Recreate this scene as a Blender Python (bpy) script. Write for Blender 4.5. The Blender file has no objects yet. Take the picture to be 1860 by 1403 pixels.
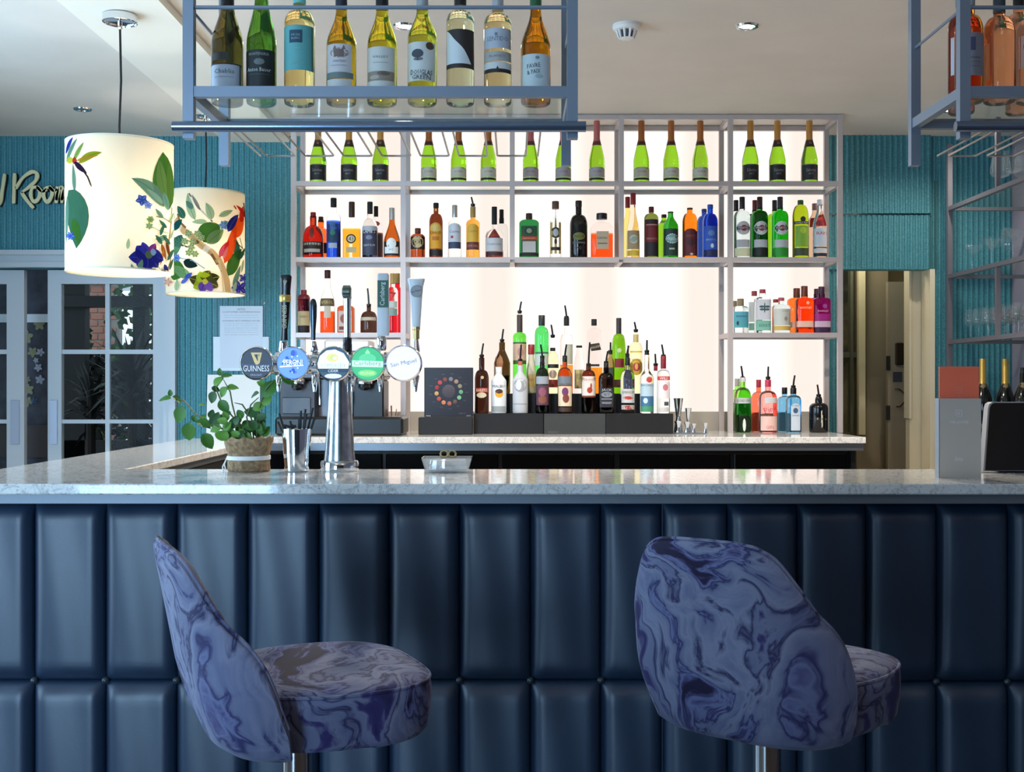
import bpy, math, random
from mathutils import Vector, Matrix
random.seed(7)
C = bpy.context.scene.collection
sc = bpy.context.scene
PI = math.pi
# ------------------------------------------------------------------ camera
F, CX, CY, EYE = 2150.0, 934.0, 701.5, 1.34
cam = bpy.data.objects.new('camera', bpy.data.cameras.new('camera'))
C.objects.link(cam)
cam.location = (0, 0, EYE); cam.rotation_euler = (PI/2, 0, 0)
cam.data.sensor_width = 36; cam.data.lens = F/1860*36
cam.data.shift_x = -4/1860
sc.camera = cam
def WX(px, Y): return (px-CX)*Y/F
def WZ(py, Y): return EYE+(CY-py)*Y/F
# ------------------------------------------------------------------ light
sc.view_settings.view_transform = 'Standard'
sc.view_settings.look = 'None'
sc.view_settings.gamma = 1
sc.view_settings.use_curve_mapping = False
sc.view_settings.exposure = 0.0
w = bpy.data.worlds.new('sky'); sc.world = w; w.use_nodes = True
w.node_tree.nodes['Background'].inputs[0].default_value = (0.72, 0.86, 1.0, 1)
w.node_tree.nodes['Background'].inputs[1].default_value = 1.6
def area(name, loc, rot, sx, sy, power, col, spread=180):
    l = bpy.data.lights.new(name, 'AREA'); l.shape = 'RECTANGLE'; l.size = sx; l.size_y = sy
    l.energy = power; l.color = col; l.spread = math.radians(spread)
    o = bpy.data.objects.new(name, l); C.objects.link(o); o.location = loc; o.rotation_euler = rot
    o['kind'] = 'helper'
    return o
# daylight: windows along the left wall (close to the bar) and a shop front behind the camera
area('daylight_left_window', (-2.98, 3.3, 1.35), (0, -PI/2, 0), 1.9, 3.4, 115, (0.50, 0.75, 1.0))
area('daylight_rear_window', (-2.35, -2.5, 1.2), (PI/2, 0, 0), 1.35, 2.2, 60, (0.44, 0.71, 1.0), 84)
for x in (-1.2, 1.4):      # added unseen fill behind the camera, aimed up to brighten the ceiling
    area('ceiling_fill', (x, -0.6, 1.95), (PI, 0, 0), .5, .3, 16, (1, .9, .8))
def spot(name, loc, power, col=(1, .9, .78), ang=110):
    l = bpy.data.lights.new(name, 'SPOT'); l.energy = power; l.color = col
    l.spot_size = math.radians(ang); l.spot_blend = .7; l.shadow_soft_size = .04
    o = bpy.data.objects.new(name, l); C.objects.link(o); o.location = loc; o['kind'] = 'helper'
CEIL = 2.775
# ------------------------------------------------------------------ materials
def lin(c):
    return tuple(((x/255)/12.92 if x/255 <= .04045 else ((x/255+.055)/1.055)**2.4) for x in c)
MC = {}
def M(c, rough=.5, metal=0, spec=.5, key=None, **k):
    k_ = (c, rough, metal, spec, tuple(sorted(k.items())))
    if k_ in MC: return MC[k_]
    m = bpy.data.materials.new('m'); m.use_nodes = True
    b = m.node_tree.nodes['Principled BSDF']
    b.inputs['Base Color'].default_value = (*lin(c), 1)
    b.inputs['Roughness'].default_value = rough
    b.inputs['Metallic'].default_value = metal
    b.inputs['Specular IOR Level'].default_value = spec
    if 'trans' in k: b.inputs['Transmission Weight'].default_value = k['trans']
    if 'ior' in k: b.inputs['IOR'].default_value = k['ior']
    if 'sheen' in k: b.inputs['Sheen Weight'].default_value = k['sheen']
    if 'coat' in k: b.inputs['Coat Weight'].default_value = k['coat']
    if 'emit' in k:
        b.inputs['Emission Color'].default_value = (*lin(c), 1); b.inputs['Emission Strength'].default_value = k['emit']
    MC[k_] = m
    return m
def G(c, rough=.02, ior=1.36): return M(c, rough, 0, .5, trans=1.0, ior=ior)
def thin_glass(name, tint=(1, 1, 1), refl=.5, rough=.03, haze=0.0):
    m = bpy.data.materials.new(name); m.use_nodes = True
    n = m.node_tree.nodes; l = m.node_tree.links; n.clear()
    o = n.new('ShaderNodeOutputMaterial'); mx = n.new('ShaderNodeMixShader')
    t = n.new('ShaderNodeBsdfTransparent'); t.inputs[0].default_value = (*tint, 1)
    g = n.new('ShaderNodeBsdfGlossy'); g.inputs['Roughness'].default_value = rough
    f = n.new('ShaderNodeLayerWeight'); f.inputs[0].default_value = refl
    ge = n.new('ShaderNodeNewGeometry'); iv = n.new('ShaderNodeMath'); iv.operation = 'SUBTRACT'; iv.inputs[0].default_value = 1
    mu = n.new('ShaderNodeMath'); mu.operation = 'MULTIPLY'     # reflect only on the outer face of each sheet
    l.new(ge.outputs['Backfacing'], iv.inputs[1]); l.new(iv.outputs[0], mu.inputs[0]); l.new(f.outputs['Fresnel'], mu.inputs[1])
    l.new(mu.outputs[0], mx.inputs[0]); l.new(g.outputs[0], mx.inputs[2])
    if haze > 0:
        d = n.new('ShaderNodeBsdfDiffuse'); d.inputs[0].default_value = (.9, .95, .95, 1)
        mh = n.new('ShaderNodeMixShader'); mh.inputs[0].default_value = haze
        l.new(t.outputs[0], mh.inputs[1]); l.new(d.outputs[0], mh.inputs[2]); l.new(mh.outputs[0], mx.inputs[1])
    else: l.new(t.outputs[0], mx.inputs[1])
    l.new(mx.outputs[0], o.inputs[0])
    return m
PANE = thin_glass('pane_glass', (.92, .97, .98), .15)
SHELFGLASS = thin_glass('shelf_glass', (.92, .96, .94), .22, .05, .05)
STEM = thin_glass('stemware_glass', (.96, .98, .99), .45, .04, .03)
ACRYL = thin_glass('acrylic', (.97, .98, .99), .12, .05, .02)
def nodes(name):
    m = bpy.data.materials.new(name); m.use_nodes = True
    n = m.node_tree.nodes; return m, n, m.node_tree.links, n['Principled BSDF']
def ramp(n, stops):
    r = n.new('ShaderNodeValToRGB'); e = r.color_ramp.elements
    e[0].position, e[0].color = stops[0][0], (*lin(stops[0][1]), 1)
    e[1].position, e[1].color = stops[-1][0], (*lin(stops[-1][1]), 1)
    for p, c in stops[1:-1]:
        q = e.new(p); q.color = (*lin(c), 1)
    return r
def noise(n, l, scale, detail=4, dist=0, rough=.5, vec=None):
    t = n.new('ShaderNodeTexNoise'); t.inputs['Scale'].default_value = scale
    t.inputs['Detail'].default_value = detail; t.inputs['Distortion'].default_value = dist; t.inputs['Roughness'].default_value = rough
    if vec is None:
        co = n.new('ShaderNodeTexCoord'); vec = co.outputs['Object']
    l.new(vec, t.inputs['Vector']); return t
def bump(n, l, b, src, strength=.1, dist=.002):
    u = n.new('ShaderNodeBump'); u.inputs['Strength'].default_value = strength; u.inputs['Distance'].default_value = dist
    l.new(src, u.inputs['Height']); l.new(u.outputs[0], b.inputs['Normal'])
def m_marble():
    m, n, l, b = nodes('marbled_velvet')
    co = n.new('ShaderNodeTexCoord')
    t1 = noise(n, l, 2.6, 3, .6, .5, co.outputs['Object'])
    mp = n.new('ShaderNodeMapping'); mp.inputs['Scale'].default_value = (1, 1, .62)
    l.new(co.outputs['Object'], mp.inputs[0])
    ad = n.new('ShaderNodeVectorMath'); ad.operation = 'MULTIPLY_ADD'
    ad.inputs[1].default_value = (.34, .34, .34)
    l.new(t1.outputs['Color'], ad.inputs[0]); l.new(mp.outputs[0], ad.inputs[2])
    t2 = noise(n, l, 4.3, 6, 1.5, .54, ad.outputs[0])
    r = ramp(n, [(.33, (18, 14, 36)), (.40, (30, 24, 58)), (.42, (74, 74, 118)), (.44, (104, 110, 148)), (.458, (40, 38, 86)), (.475, (96, 102, 134)), (.53, (122, 126, 152)),
                 (.552, (96, 100, 128)), (.568, (36, 34, 76)), (.588, (96, 102, 134)), (.625, (106, 110, 138)), (.65, (52, 48, 100)), (.72, (24, 20, 50))])
    l.new(t2.outputs['Fac'], r.inputs[0]); l.new(r.outputs[0], b.inputs['Base Color'])
    b.inputs['Roughness'].default_value = .75; b.inputs['Sheen Weight'].default_value = .08; b.inputs['Sheen Roughness'].default_value = .35
    b.inputs['Specular IOR Level'].default_value = .3
    return m
def m_stone():
    m, n, l, b = nodes('pale_quartz')
    t = noise(n, l, 110, 5, 0, .7); r = ramp(n, [(.34, (150, 152, 156)), (.42, (218, 217, 214)), (.7, (232, 231, 228))])
    l.new(t.outputs['Fac'], r.inputs[0])
    t2 = noise(n, l, 9, 8, 2.2, .6); r2 = ramp(n, [(.47, (255, 255, 255)), (.5, (196, 198, 204)), (.53, (255, 255, 255))])
    l.new(t2.outputs['Fac'], r2.inputs[0])
    mx = n.new('ShaderNodeMix'); mx.data_type = 'RGBA'; mx.blend_type = 'MULTIPLY'; mx.inputs[0].default_value = .8
    l.new(r.outputs[0], mx.inputs[6]); l.new(r2.outputs[0], mx.inputs[7]); l.new(mx.outputs[2], b.inputs['Base Color'])
    b.inputs['Roughness'].default_value = .07
    return m
def m_leather():
    m, n, l, b = nodes('blue_grey_leather')
    b.inputs['Base Color'].default_value = (*lin((24, 46, 70)), 1)
    b.inputs['Roughness'].default_value = .45; b.inputs['Specular IOR Level'].default_value = .8
    t = noise(n, l, 420, 2, 0, .5); bump(n, l, b, t.outputs['Fac'], .25, .0006)
    return m
def m_wallpaper(c, c2):
    m, n, l, b = nodes('ribbed_teal_wallpaper')
    co = n.new('ShaderNodeTexCoord'); mp = n.new('ShaderNodeMapping'); mp.inputs['Scale'].default_value = (90, 90, 260)
    l.new(co.outputs['Object'], mp.inputs[0])
    t = noise(n, l, 1, 2, 0, .6, mp.outputs[0]); r = ramp(n, [(.3, c), (.7, c2)])
    l.new(t.outputs['Fac'], r.inputs[0]); l.new(r.outputs[0], b.inputs['Base Color'])
    b.inputs['Roughness'].default_value = .55
    return m
def m_noisy(name, c1, c2, scale, rough=.6, bmp=.1, bd=.002, metal=0):
    m, n, l, b = nodes(name)
    t = noise(n, l, scale, 4); r = ramp(n, [(.35, c1), (.65, c2)])
    l.new(t.outputs['Fac'], r.inputs[0]); l.new(r.outputs[0], b.inputs['Base Color'])
    b.inputs['Roughness'].default_value = rough; b.inputs['Metallic'].default_value = metal
    if bmp: bump(n, l, b, t.outputs['Fac'], bmp, bd)
    return m
def m_shade():
    m = bpy.data.materials.new('lampshade_fabric'); m.use_nodes = True
    n = m.node_tree.nodes; l = m.node_tree.links; n.clear()
    return shade_nodes(m, n, l, (240, 232, 214))
def shade_nodes(m, n, l, c):
    o = n.new('ShaderNodeOutputMaterial'); mx = n.new('ShaderNodeMixShader'); mx.inputs[0].default_value = .45
    d = n.new('ShaderNodeBsdfDiffuse'); t = n.new('ShaderNodeBsdfTranslucent')
    d.inputs[0].default_value = t.inputs[0].default_value = (*lin(c), 1)
    l.new(d.outputs[0], mx.inputs[1]); l.new(t.outputs[0], mx.inputs[2]); l.new(mx.outputs[0], o.inputs[0])
    return m
SHC = {}
def SH(c):
    if c not in SHC:
        m = bpy.data.materials.new('printed_fabric'); m.use_nodes = True
        n = m.node_tree.nodes; l = m.node_tree.links; n.clear(); SHC[c] = shade_nodes(m, n, l, c)
    return SHC[c]
def m_panel():
    # backlit diffuser: LED strips behind it stand at regular steps, so it gives off a little more light in front of each
    m = bpy.data.materials.new('backlit_diffuser'); m.use_nodes = True
    n = m.node_tree.nodes; l = m.node_tree.links; n.clear()
    o = n.new('ShaderNodeOutputMaterial'); e = n.new('ShaderNodeEmission')
    co = n.new('ShaderNodeTexCoord'); mp = n.new('ShaderNodeMapping'); mp.inputs['Scale'].default_value = (1, 0, 0)
    l.new(co.outputs['Object'], mp.inputs[0])
    wv = n.new('ShaderNodeTexWave'); wv.inputs['Scale'].default_value = .545; wv.inputs['Phase Offset'].default_value = 1.2
    l.new(mp.outputs[0], wv.inputs[0])
    r = ramp(n, [(.1, (236, 217, 207)), (.7, (250, 242, 236))])
    l.new(wv.outputs['Fac'], r.inputs[0]); l.new(r.outputs[0], e.inputs[0]); e.inputs[1].default_value = 1.3
    l.new(e.outputs[0], o.inputs[0])
    return m
STONE = m_stone(); LEATHER = m_leather(); MARBLE = m_marble()
STEEL = M((150, 156, 164), .32, .9)
FRAME = M((192, 182, 180), .42, .3)
CHROME = M((225, 228, 232), .08, 1)
BRUSH = m_noisy('brushed_steel', (168, 172, 176), (205, 208, 212), 40, .22, 0, 0, 1)
BLACK = M((14, 14, 16), .35); BLACKM = M((20, 20, 22), .7)
WHITE = M((232, 232, 230), .5); PLASTER = m_noisy('ceiling_plaster', (214, 208, 200), (220, 214, 206), 3, .9, 0)
PAINT = M((186, 192, 198), .4); CREAM = m_noisy('cream_paint', (198, 190, 166), (204, 196, 172), 4, .5, 0)
TAUPE = M((140, 130, 112), .5)
TEAL = m_wallpaper((46, 110, 124), (86, 156, 166))
SHADE = m_shade(); PANEL = m_panel()
# ------------------------------------------------------------------ mesh builder
class MB:
    def __init__(s): s.v = []; s.f = []; s.m = []; s.sm = []
    def add(s, vs, fs, mi=0, smooth=False):
        k = len(s.v); s.v += [tuple(p) for p in vs]
        for f in fs: s.f.append([i+k for i in f]); s.m.append(mi); s.sm.append(smooth)
        return s
    def box(s, x0, x1, y0, y1, z0, z1, mi=0):
        vs = [(x, y, z) for z in (z0, z1) for y in (y0, y1) for x in (x0, x1)]
        return s.add(vs, [(0, 2, 3, 1), (4, 5, 7, 6), (0, 1, 5, 4), (2, 6, 7, 3), (0, 4, 6, 2), (1, 3, 7, 5)], mi)
    def cbox(s, x0, x1, y0, y1, z0, z1, b=.003, mi=0):
        # box with chamfered vertical and horizontal edges
        r = []
        for (z, d) in ((z0, b), (z0+b, 0), (z1-b, 0), (z1, b)):
            xa, xb, ya, yb = x0+d, x1-d, y0+d, y1-d; c = b
            r.append([(xa+c, ya, z), (xb-c, ya, z), (xb, ya+c, z), (xb, yb-c, z), (xb-c, yb, z), (xa+c, yb, z), (xa, yb-c, z), (xa, ya+c, z)])
        return s.rings(r, mi, False)
    def rings(s, rs, mi=0, smooth=True, cap=(True, True)):
        n = len(rs[0]); vs = [p for r in rs for p in r]; fs = []
        for k in range(len(rs)-1):
            for i in range(n):
                j = (i+1) % n; fs.append((k*n+i, k*n+j, (k+1)*n+j, (k+1)*n+i))
        if cap[0]: fs.append(tuple(reversed(range(n))))
        if cap[1]: fs.append(tuple((len(rs)-1)*n+i for i in range(n)))
        return s.add(vs, fs, mi, smooth)
    def lathe(s, prof, c=(0, 0, 0), n=24, mi=0, e=2.0, dr=1.0, cap=(True, True)):
        rs = []
        for r, z in prof:
            ring = []
            for i in range(n):
                t = 2*PI*(i+.5)/n; a, b = math.cos(t), math.sin(t)
                if e != 2: a, b = math.copysign(abs(a)**(2/e), a), math.copysign(abs(b)**(2/e), b)
                ring.append((c[0]+r*a, c[1]+r*b*dr, c[2]+z))
            rs.append(ring)
        return s.rings(rs, mi, True, cap)
    def tube(s, pts, r, n=8, mi=0, sq=False):
        # swept tube through pts; r number or list
        P = [Vector(p) for p in pts]; rs = []; up = None
        for i, p in enumerate(P):
            d = (P[min(i+1, len(P)-1)]-P[max(i-1, 0)]).normalized()
            if up is None:
                a = Vector((0, 0, 1)) if abs(d.z) < .9 else Vector((0, 1, 0)); up = (a-d*a.dot(d)).normalized()
            else: up = (up-d*up.dot(d)).normalized()
            q = d.cross(up); rr = r[i] if isinstance(r, (list, tuple)) else r
            rs.append([tuple(p+(up*math.sin(2*PI*(k+.5)/n)+q*math.cos(2*PI*(k+.5)/n))*rr) for k in range(n)])
        rs = [list(reversed(x)) for x in rs]
        return s.rings(rs, mi, n > 4)
    def cyl(s, p0, p1, r0, r1=None, n=16, mi=0): return s.tube([p0, p1], [r0, r0 if r1 is None else r1], n, mi)
    def poly(s, pts, thick_vec, mi=0):
        n = len(pts); t = Vector(thick_vec)
        vs = [tuple(p) for p in pts]+[tuple(Vector(p)+t) for p in pts]
        fs = [tuple(range(n)), tuple(reversed(range(n, 2*n)))]+[(i, i+n, (i+1) % n+n, (i+1) % n) for i in range(n)]
        return s.add(vs, fs, mi)
    def grid(s, fn, nu, nv, mi=0, smooth=True):
        vs = [fn(i/nu, j/nv) for j in range(nv+1) for i in range(nu+1)]
        fs = [(j*(nu+1)+i, j*(nu+1)+i+1, (j+1)*(nu+1)+i+1, (j+1)*(nu+1)+i) for j in range(nv) for i in range(nu)]
        return s.add(vs, fs, mi, smooth)
    def mesh(s, name, mats):
        me = bpy.data.meshes.new(name); me.from_pydata(s.v, [], s.f)
        for m in (mats if isinstance(mats, (list, tuple)) else [mats]): me.materials.append(m)
        me.polygons.foreach_set('material_index', s.m); me.polygons.foreach_set('use_smooth', s.sm)
        me.update()
        if any(s.sm): me.set_sharp_from_angle(angle=.7)
        return me
    def build(s, name, mats, parent=None):
        return obj(name, s.mesh(name, mats), parent)
def obj(name, me, parent=None, loc=None):
    o = bpy.data.objects.new(name, me); C.objects.link(o); o.parent = parent
    if loc: o.location = loc
    return o
def tag(o, label, cat, group=None):
    o['label'] = label; o['category'] = cat
    if group: o['group'] = group
    return o
def thing(name, label, cat, loc=(0, 0, 0), rz=0, group=None):
    o = bpy.data.objects.new(name, None); C.objects.link(o); o.location = loc; o.rotation_euler = (0, 0, rz)
    return tag(o, label, cat, group)
def struct(name, mb, mats):
    o = mb.build(name, mats); o['kind'] = 'structure'; return o
def copy_tree(o, loc, label, group=None):
    r = o.copy(); C.objects.link(r); r.location = loc; r['label'] = label
    if group: r['group'] = group
    for ch in o.children:
        c = ch.copy(); C.objects.link(c); c.parent = r
        for g in ch.children:
            d = g.copy(); C.objects.link(d); d.parent = c
    return r
TX = {}
def text_mesh(s, res=2):
    # glyph outlines filled flat; verts normalised to height 1 (cap height), centred on x and y
    if (s, res) in TX: return TX[(s, res)]
    cu = bpy.data.curves.new('t', 'FONT'); cu.body = s; cu.resolution_u = res; cu.align_x = 'CENTER'
    o = bpy.data.objects.new('t', cu); C.objects.link(o)
    me = bpy.data.meshes.new_from_object(o.evaluated_get(bpy.context.evaluated_depsgraph_get()))
    vs = [(v.co.x, v.co.y) for v in me.vertices]; fs = [tuple(p.vertices) for p in me.polygons]
    bpy.data.objects.remove(o); bpy.data.curves.remove(cu); bpy.data.meshes.remove(me)
    xs = [p[0] for p in vs]; ys = [p[1] for p in vs]
    cx, cy, h, wd = (min(xs)+max(xs))/2, (min(ys)+max(ys))/2, max(ys)-min(ys), max(xs)-min(xs)
    TX[(s, res)] = ([((x-cx)/wd, (y-cy)/h) for x, y in vs], fs)
    return TX[(s, res)]
def put_text(mb, s, fn, wd, h, mi, rot=0, res=2):
    # fn maps (u, v) in metres on the surface to a 3-D point
    vs, fs = text_mesh(s, res); c, q = math.cos(rot), math.sin(rot)
    mb.add([fn(x*wd*c-y*h*q, x*wd*q+y*h*c) for x, y in vs], fs, mi)
# ------------------------------------------------------------------ room shell
WY = 6.80          # face of the wall behind the bar
def ribbed(x0, x1, z0, z1, y, pitch=.031, d=.010):
    # wall with vertical corrugation, ribs towards the room
    mb = MB(); n = max(1, int(round((x1-x0)/pitch))); p = (x1-x0)/n; prof = []
    for i in range(n):
        a = x0+i*p
        prof += [(a, y), (a+p*.14, y), (a+p*.30, y-d*.8), (a+p*.5, y-d), (a+p*.70, y-d*.8), (a+p*.86, y)]
    prof.append((x1, y)); k = len(prof)
    vs = [(a, b, z0) for a, b in prof]+[(a, b, z1) for a, b in prof]+[(x0, y+.10, z0), (x1, y+.10, z0), (x0, y+.10, z1), (x1, y+.10, z1)]
    fs = [(i, i+1, k+i+1, k+i) for i in range(k-1)]
    fs += [(2*k+1, 2*k, 2*k+2, 2*k+3), tuple(range(k))[::-1]+(2*k, 2*k+1), tuple(range(k, 2*k))+(2*k+3, 2*k+2),
           (0, k, 2*k+2, 2*k), (k-1, 2*k+1, 2*k+3, 2*k-1)]
    return mb.add(vs, fs, 0, False)
struct('floor', MB().box(-4.6, 2.95, 3.1, 11, -.1, 0), m_noisy('pale_oak_floor', (184, 164, 138), (206, 188, 162), 6, .4))
struct('floor_lounge', MB().box(-4.6, 2.95, -2.6, 3.1, -.1, 0), m_noisy('dark_oak_floor', (52, 42, 36), (74, 60, 50), 6, .4))
mb = MB().box(-4.6, 2.95, -2.6, WY+.1, CEIL, CEIL+.1)
struct('ceiling', mb, PLASTER)
struct('trim_1', MB().box(-1.66, -1.29, -2.5, WY-.004, CEIL-.035, CEIL-.001), M((236, 232, 220), .8))   # shallow boxed band in the ceiling
DX0, DX1, DZ = -4.2, WX(300, WY), WZ(487, WY)      # double door opening
struct('wall_back_left_header', ribbed(-4.5, DX1, DZ, CEIL, WY), TEAL)
struct('wall_back_left', ribbed(DX1, WX(536, WY)+.3, 0, CEIL, WY), TEAL)
struct('wall_back_centre', MB().box(WX(536, WY)+.3, 1.55, WY, WY+.1, 0, CEIL), M((190, 180, 172), .8))
OX0, OX1, OZ = 1.885, WX(1695, WY), WZ(490, WY)   # staff doorway
struct('wall_back_right_header', ribbed(1.55, WX(1690, WY-.02), OZ, WZ(391, WY), WY-.015), TEAL)
struct('wall_back_right_upper', ribbed(1.55, WX(1690, WY-.02), WZ(391, WY)+.006, CEIL, WY-.03), TEAL)
struct('wall_back_right_pier', ribbed(1.55, OX0, 0, OZ, WY), TEAL)
struct('wall_back_right', ribbed(WX(1692, WY-.02)+.006, 2.95, 0, CEIL, WY), TEAL)
struct('trim_2', MB().box(WX(1683, WY), WX(1690, WY), WY-.022, WY-.012, OZ, WZ(396, WY)).box(WX(1696, WY), WX(1699, WY), WY-.025, WY-.006, OZ, WZ(330, WY)), M((46, 96, 100), .5))
struct('wall_right', MB().box(2.86, 2.95, -2.6, WY+.1, 0, CEIL), M((150, 144, 158), .7))
struct('wall_left', MB().box(-3.12, -3.02, -2.6, WY-.07, 0, CEIL), M((170, 186, 190), .8))
struct('wall_front', MB().box(-4.6, 2.95, -2.7, -2.6, 0, CEIL), M((60, 70, 80), .8))
# door casing and header
def casing(name, mb, mats): return struct(name, mb, mats)
ch = MB()
zt0, zt1 = WZ(487, WY), WZ(456, WY)
ch.box(-4.3, WX(322, WY), WY-.05, WY-.0065, zt0, zt0+.03).box(-4.3, WX(321, WY), WY-.035, WY-.0065, zt0+.03, zt0+.07).box(-4.3, WX(324, WY), WY-.06, WY-.0065, zt0+.07, zt1)
ch.box(WX(298, WY), WX(310, WY), WY-.02, WY+.1, 0, zt0).box(WX(310, WY), WX(322, WY), WY-.045, WY-.0065, 0, zt0)
casing('trim_3', ch, PAINT)
# glazed door leaves: frame, glazing bars, pane each its own part
def leaf(name, px0, px1, gl, rows, y, plate):
    t = bpy.data.objects.new(name, None); C.objects.link(t); t['kind'] = 'structure'
    t.location = (0, y, 0)
    x0, x1 = WX(px0, WY), WX(px1, WY); top = WZ(490, WY); d = .04
    zb = WZ(905, WY)
    xs = [(WX(a, WY), WX(b, WY)) for a, b in gl]; zs = [(WZ(b, WY), WZ(a, WY)) for a, b in rows]
    fr = MB().box(x0, xs[0][0], 0, d, .02, top).box(xs[-1][1], x1, 0, d, .02, top)
    fr.box(xs[0][0], xs[-1][1], 0, d, zs[0][1], top).box(xs[0][0], xs[-1][1], 0, d, .02, zs[-1][0])
    fr.build('door_frame', PAINT, t)
    for i in range(len(xs)-1): MB().box(xs[i][1], xs[i+1][0], .008, d-.008, zs[-1][0], zs[0][1]).build('glazing_bar', PAINT, t)
    for i in range(len(zs)-1):
        for a, b in xs: MB().box(a, b, .008, d-.008, zs[i+1][1], zs[i][0]).build('glazing_bar', PAINT, t)
    for a, b in xs:
        for z0, z1 in zs: MB().box(a, b, .017, .022, z0, z1).build('pane', PANE, t)
    p0, p1 = WX(plate[0], WY), WX(plate[1], WY)
    MB().cbox(p0, p1, -.006, 0, WZ(808, WY), WZ(727, WY), .002).build('handle_plate', M((190, 196, 214), .3, .6), t)
    return t
rows = [(515, 635), (643, 763), (770, 900)]
leaf('door_1', 83, 298, [(108, 187), (195, 275)], rows, WY+.03, (87, 101))
leaf('door_2', -190, 40, [(-165, -88), (-80, 8)], rows, WY+.03, (15, 32))
# room and garden beyond the glazed doors
gd = thing('dividing_screen', 'dark screen with pale flowers seen in the gap between the glazed doors', 'screen', (WX(62, 7.3), 7.3, 0))
MB().box(-.3, .16, 0, .03, 0, 2.5).build('screen_panel', m_noisy('dusky_print', (40, 42, 52), (62, 66, 78), 9, .8, 0), gd)
fl = MB()
for px, py, r, mi in [(72, 590, 10, 0), (48, 612, 12, 0), (60, 640, 9, 0), (74, 640, 7, 1), (70, 668, 7, 1), (73, 690, 8, 1), (52, 708, 10, 0), (50, 730, 9, 0), (62, 728, 6, 2), (66, 655, 5, 1), (50, 690, 6, 0)]:
    x, z = WX(px, 7.3)-WX(62, 7.3), WZ(py, 7.3); R = r*7.3/F
    for k in range(5):
        a = k*1.256+px; c = (x+math.cos(a)*R*.5, -.004-.001*k, z+math.sin(a)*R*.5)
        u_, v_ = (math.cos(a), math.sin(a)), (-math.sin(a), math.cos(a))
        fl.poly([(c[0]+R*(.62*math.cos(q)*u_[0]+.36*math.sin(q)*v_[0]), c[1], c[2]+R*(.62*math.cos(q)*u_[1]+.36*math.sin(q)*v_[1])) for q in [i*PI/5 for i in range(10)]], (0, .0008, 0), mi)
fl.build('flower_print', [M((120, 120, 92), .8), M((140, 146, 160), .8), M((50, 74, 92), .8)], gd)['kind'] = 'stuff'
MB().box(-.3, .16, -.012, -.001, WZ(586, 7.3), WZ(571, 7.3)).build('rail', PAINT, gd)
MB().box(-.3, .16, -.02, -.001, .9, WZ(772, 7.3)).build('lower_panel', M((44, 34, 34), .6), gd)
DARKW = M((10, 9, 10), .6)
vs_ = thing('veranda_frame', 'dark timber veranda frame seen through the glazed door', 'frame', (0, 8.6, 0))
for px, wd in ((132, 44), (252, 22), (295, 40), (-60, 30)):
    MB().box(WX(px-wd/2, 8.6), WX(px+wd/2, 8.6), 0, .1, 0, 2.4).build('post', DARKW, vs_)
for py, h in ((548, 20), (505, 12)):
    MB().box(-4.4, -1.9, -.03, .1, WZ(py+h/2, 8.6), WZ(py-h/2, 8.6)).build('beam', DARKW, vs_)
MB().box(-4.4, -1.9, 0, .06, .3, WZ(800, 8.6)).build('rail', DARKW, vs_)
bw = thing('brick_wall', 'sunlit brick garden wall seen through the upper door panes', 'wall', (WX(165, 10.5), 10.5, 0))
for r_ in range(30):
    for c_ in range(3):
        x = -.16+c_*.115+(.05 if r_ % 2 else 0)
        MB().cbox(x, x+.105, 0, .08, .55+r_*.06, .55+r_*.06+.05, .004).build('brick', M((196, 136, 118), .9), bw)
MB().box(-.2, .25, .01, .09, 0, 2.36).build('mortar', M((180, 170, 160), .9), bw)
pa = thing('garden_parasol', 'white garden parasol far behind the glazed door', 'parasol', (WX(195, 11), 11, 0))
MB().lathe([(.62, 2.27), (.60, 2.36), (.3, 2.52), (.02, 2.60)], n=8).build('canopy', M((235, 238, 240), .8), pa)
MB().cyl((0, 0, 0), (0, 0, 2.5), .02).build('pole', M((200, 200, 200), .4), pa)
# yucca plants
def yucca(px, Y, h, n, R, label):
    t = thing('yucca_plant', label, 'plant', (WX(px, Y), Y, 0), 0, 'spiky plants beyond the door')
    MB().cyl((0, 0, 0), (0, 0, h), .035, .03, 8).build('stem', M((40, 32, 26), .9), t)
    mb = MB()
    for i in range(n):
        a = random.uniform(0, 2*PI); el = random.uniform(-.6, 1.3); L = R*random.uniform(.7, 1)
        d = Vector((math.cos(a)*math.cos(el), math.sin(a)*math.cos(el), math.sin(el))); s_ = Vector((-math.sin(a), math.cos(a), 0))*.014
        b = Vector((0, 0, h-random.uniform(0, .25)))
        m_ = b+d*L*.55; e_ = b+d*L+Vector((0, 0, -.12*L))
        mb.add([b-s_*.4, b+s_*.4, m_+s_, m_-s_, e_], [(0, 1, 2, 3), (3, 2, 4)])
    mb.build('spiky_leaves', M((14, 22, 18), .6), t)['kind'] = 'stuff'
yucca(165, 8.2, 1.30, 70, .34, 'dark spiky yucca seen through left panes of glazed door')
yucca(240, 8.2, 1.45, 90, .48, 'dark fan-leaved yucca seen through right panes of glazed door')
yucca(-10, 8.1, 1.35, 60, .4, 'spiky yucca at the far left edge behind the left door leaf')
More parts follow.
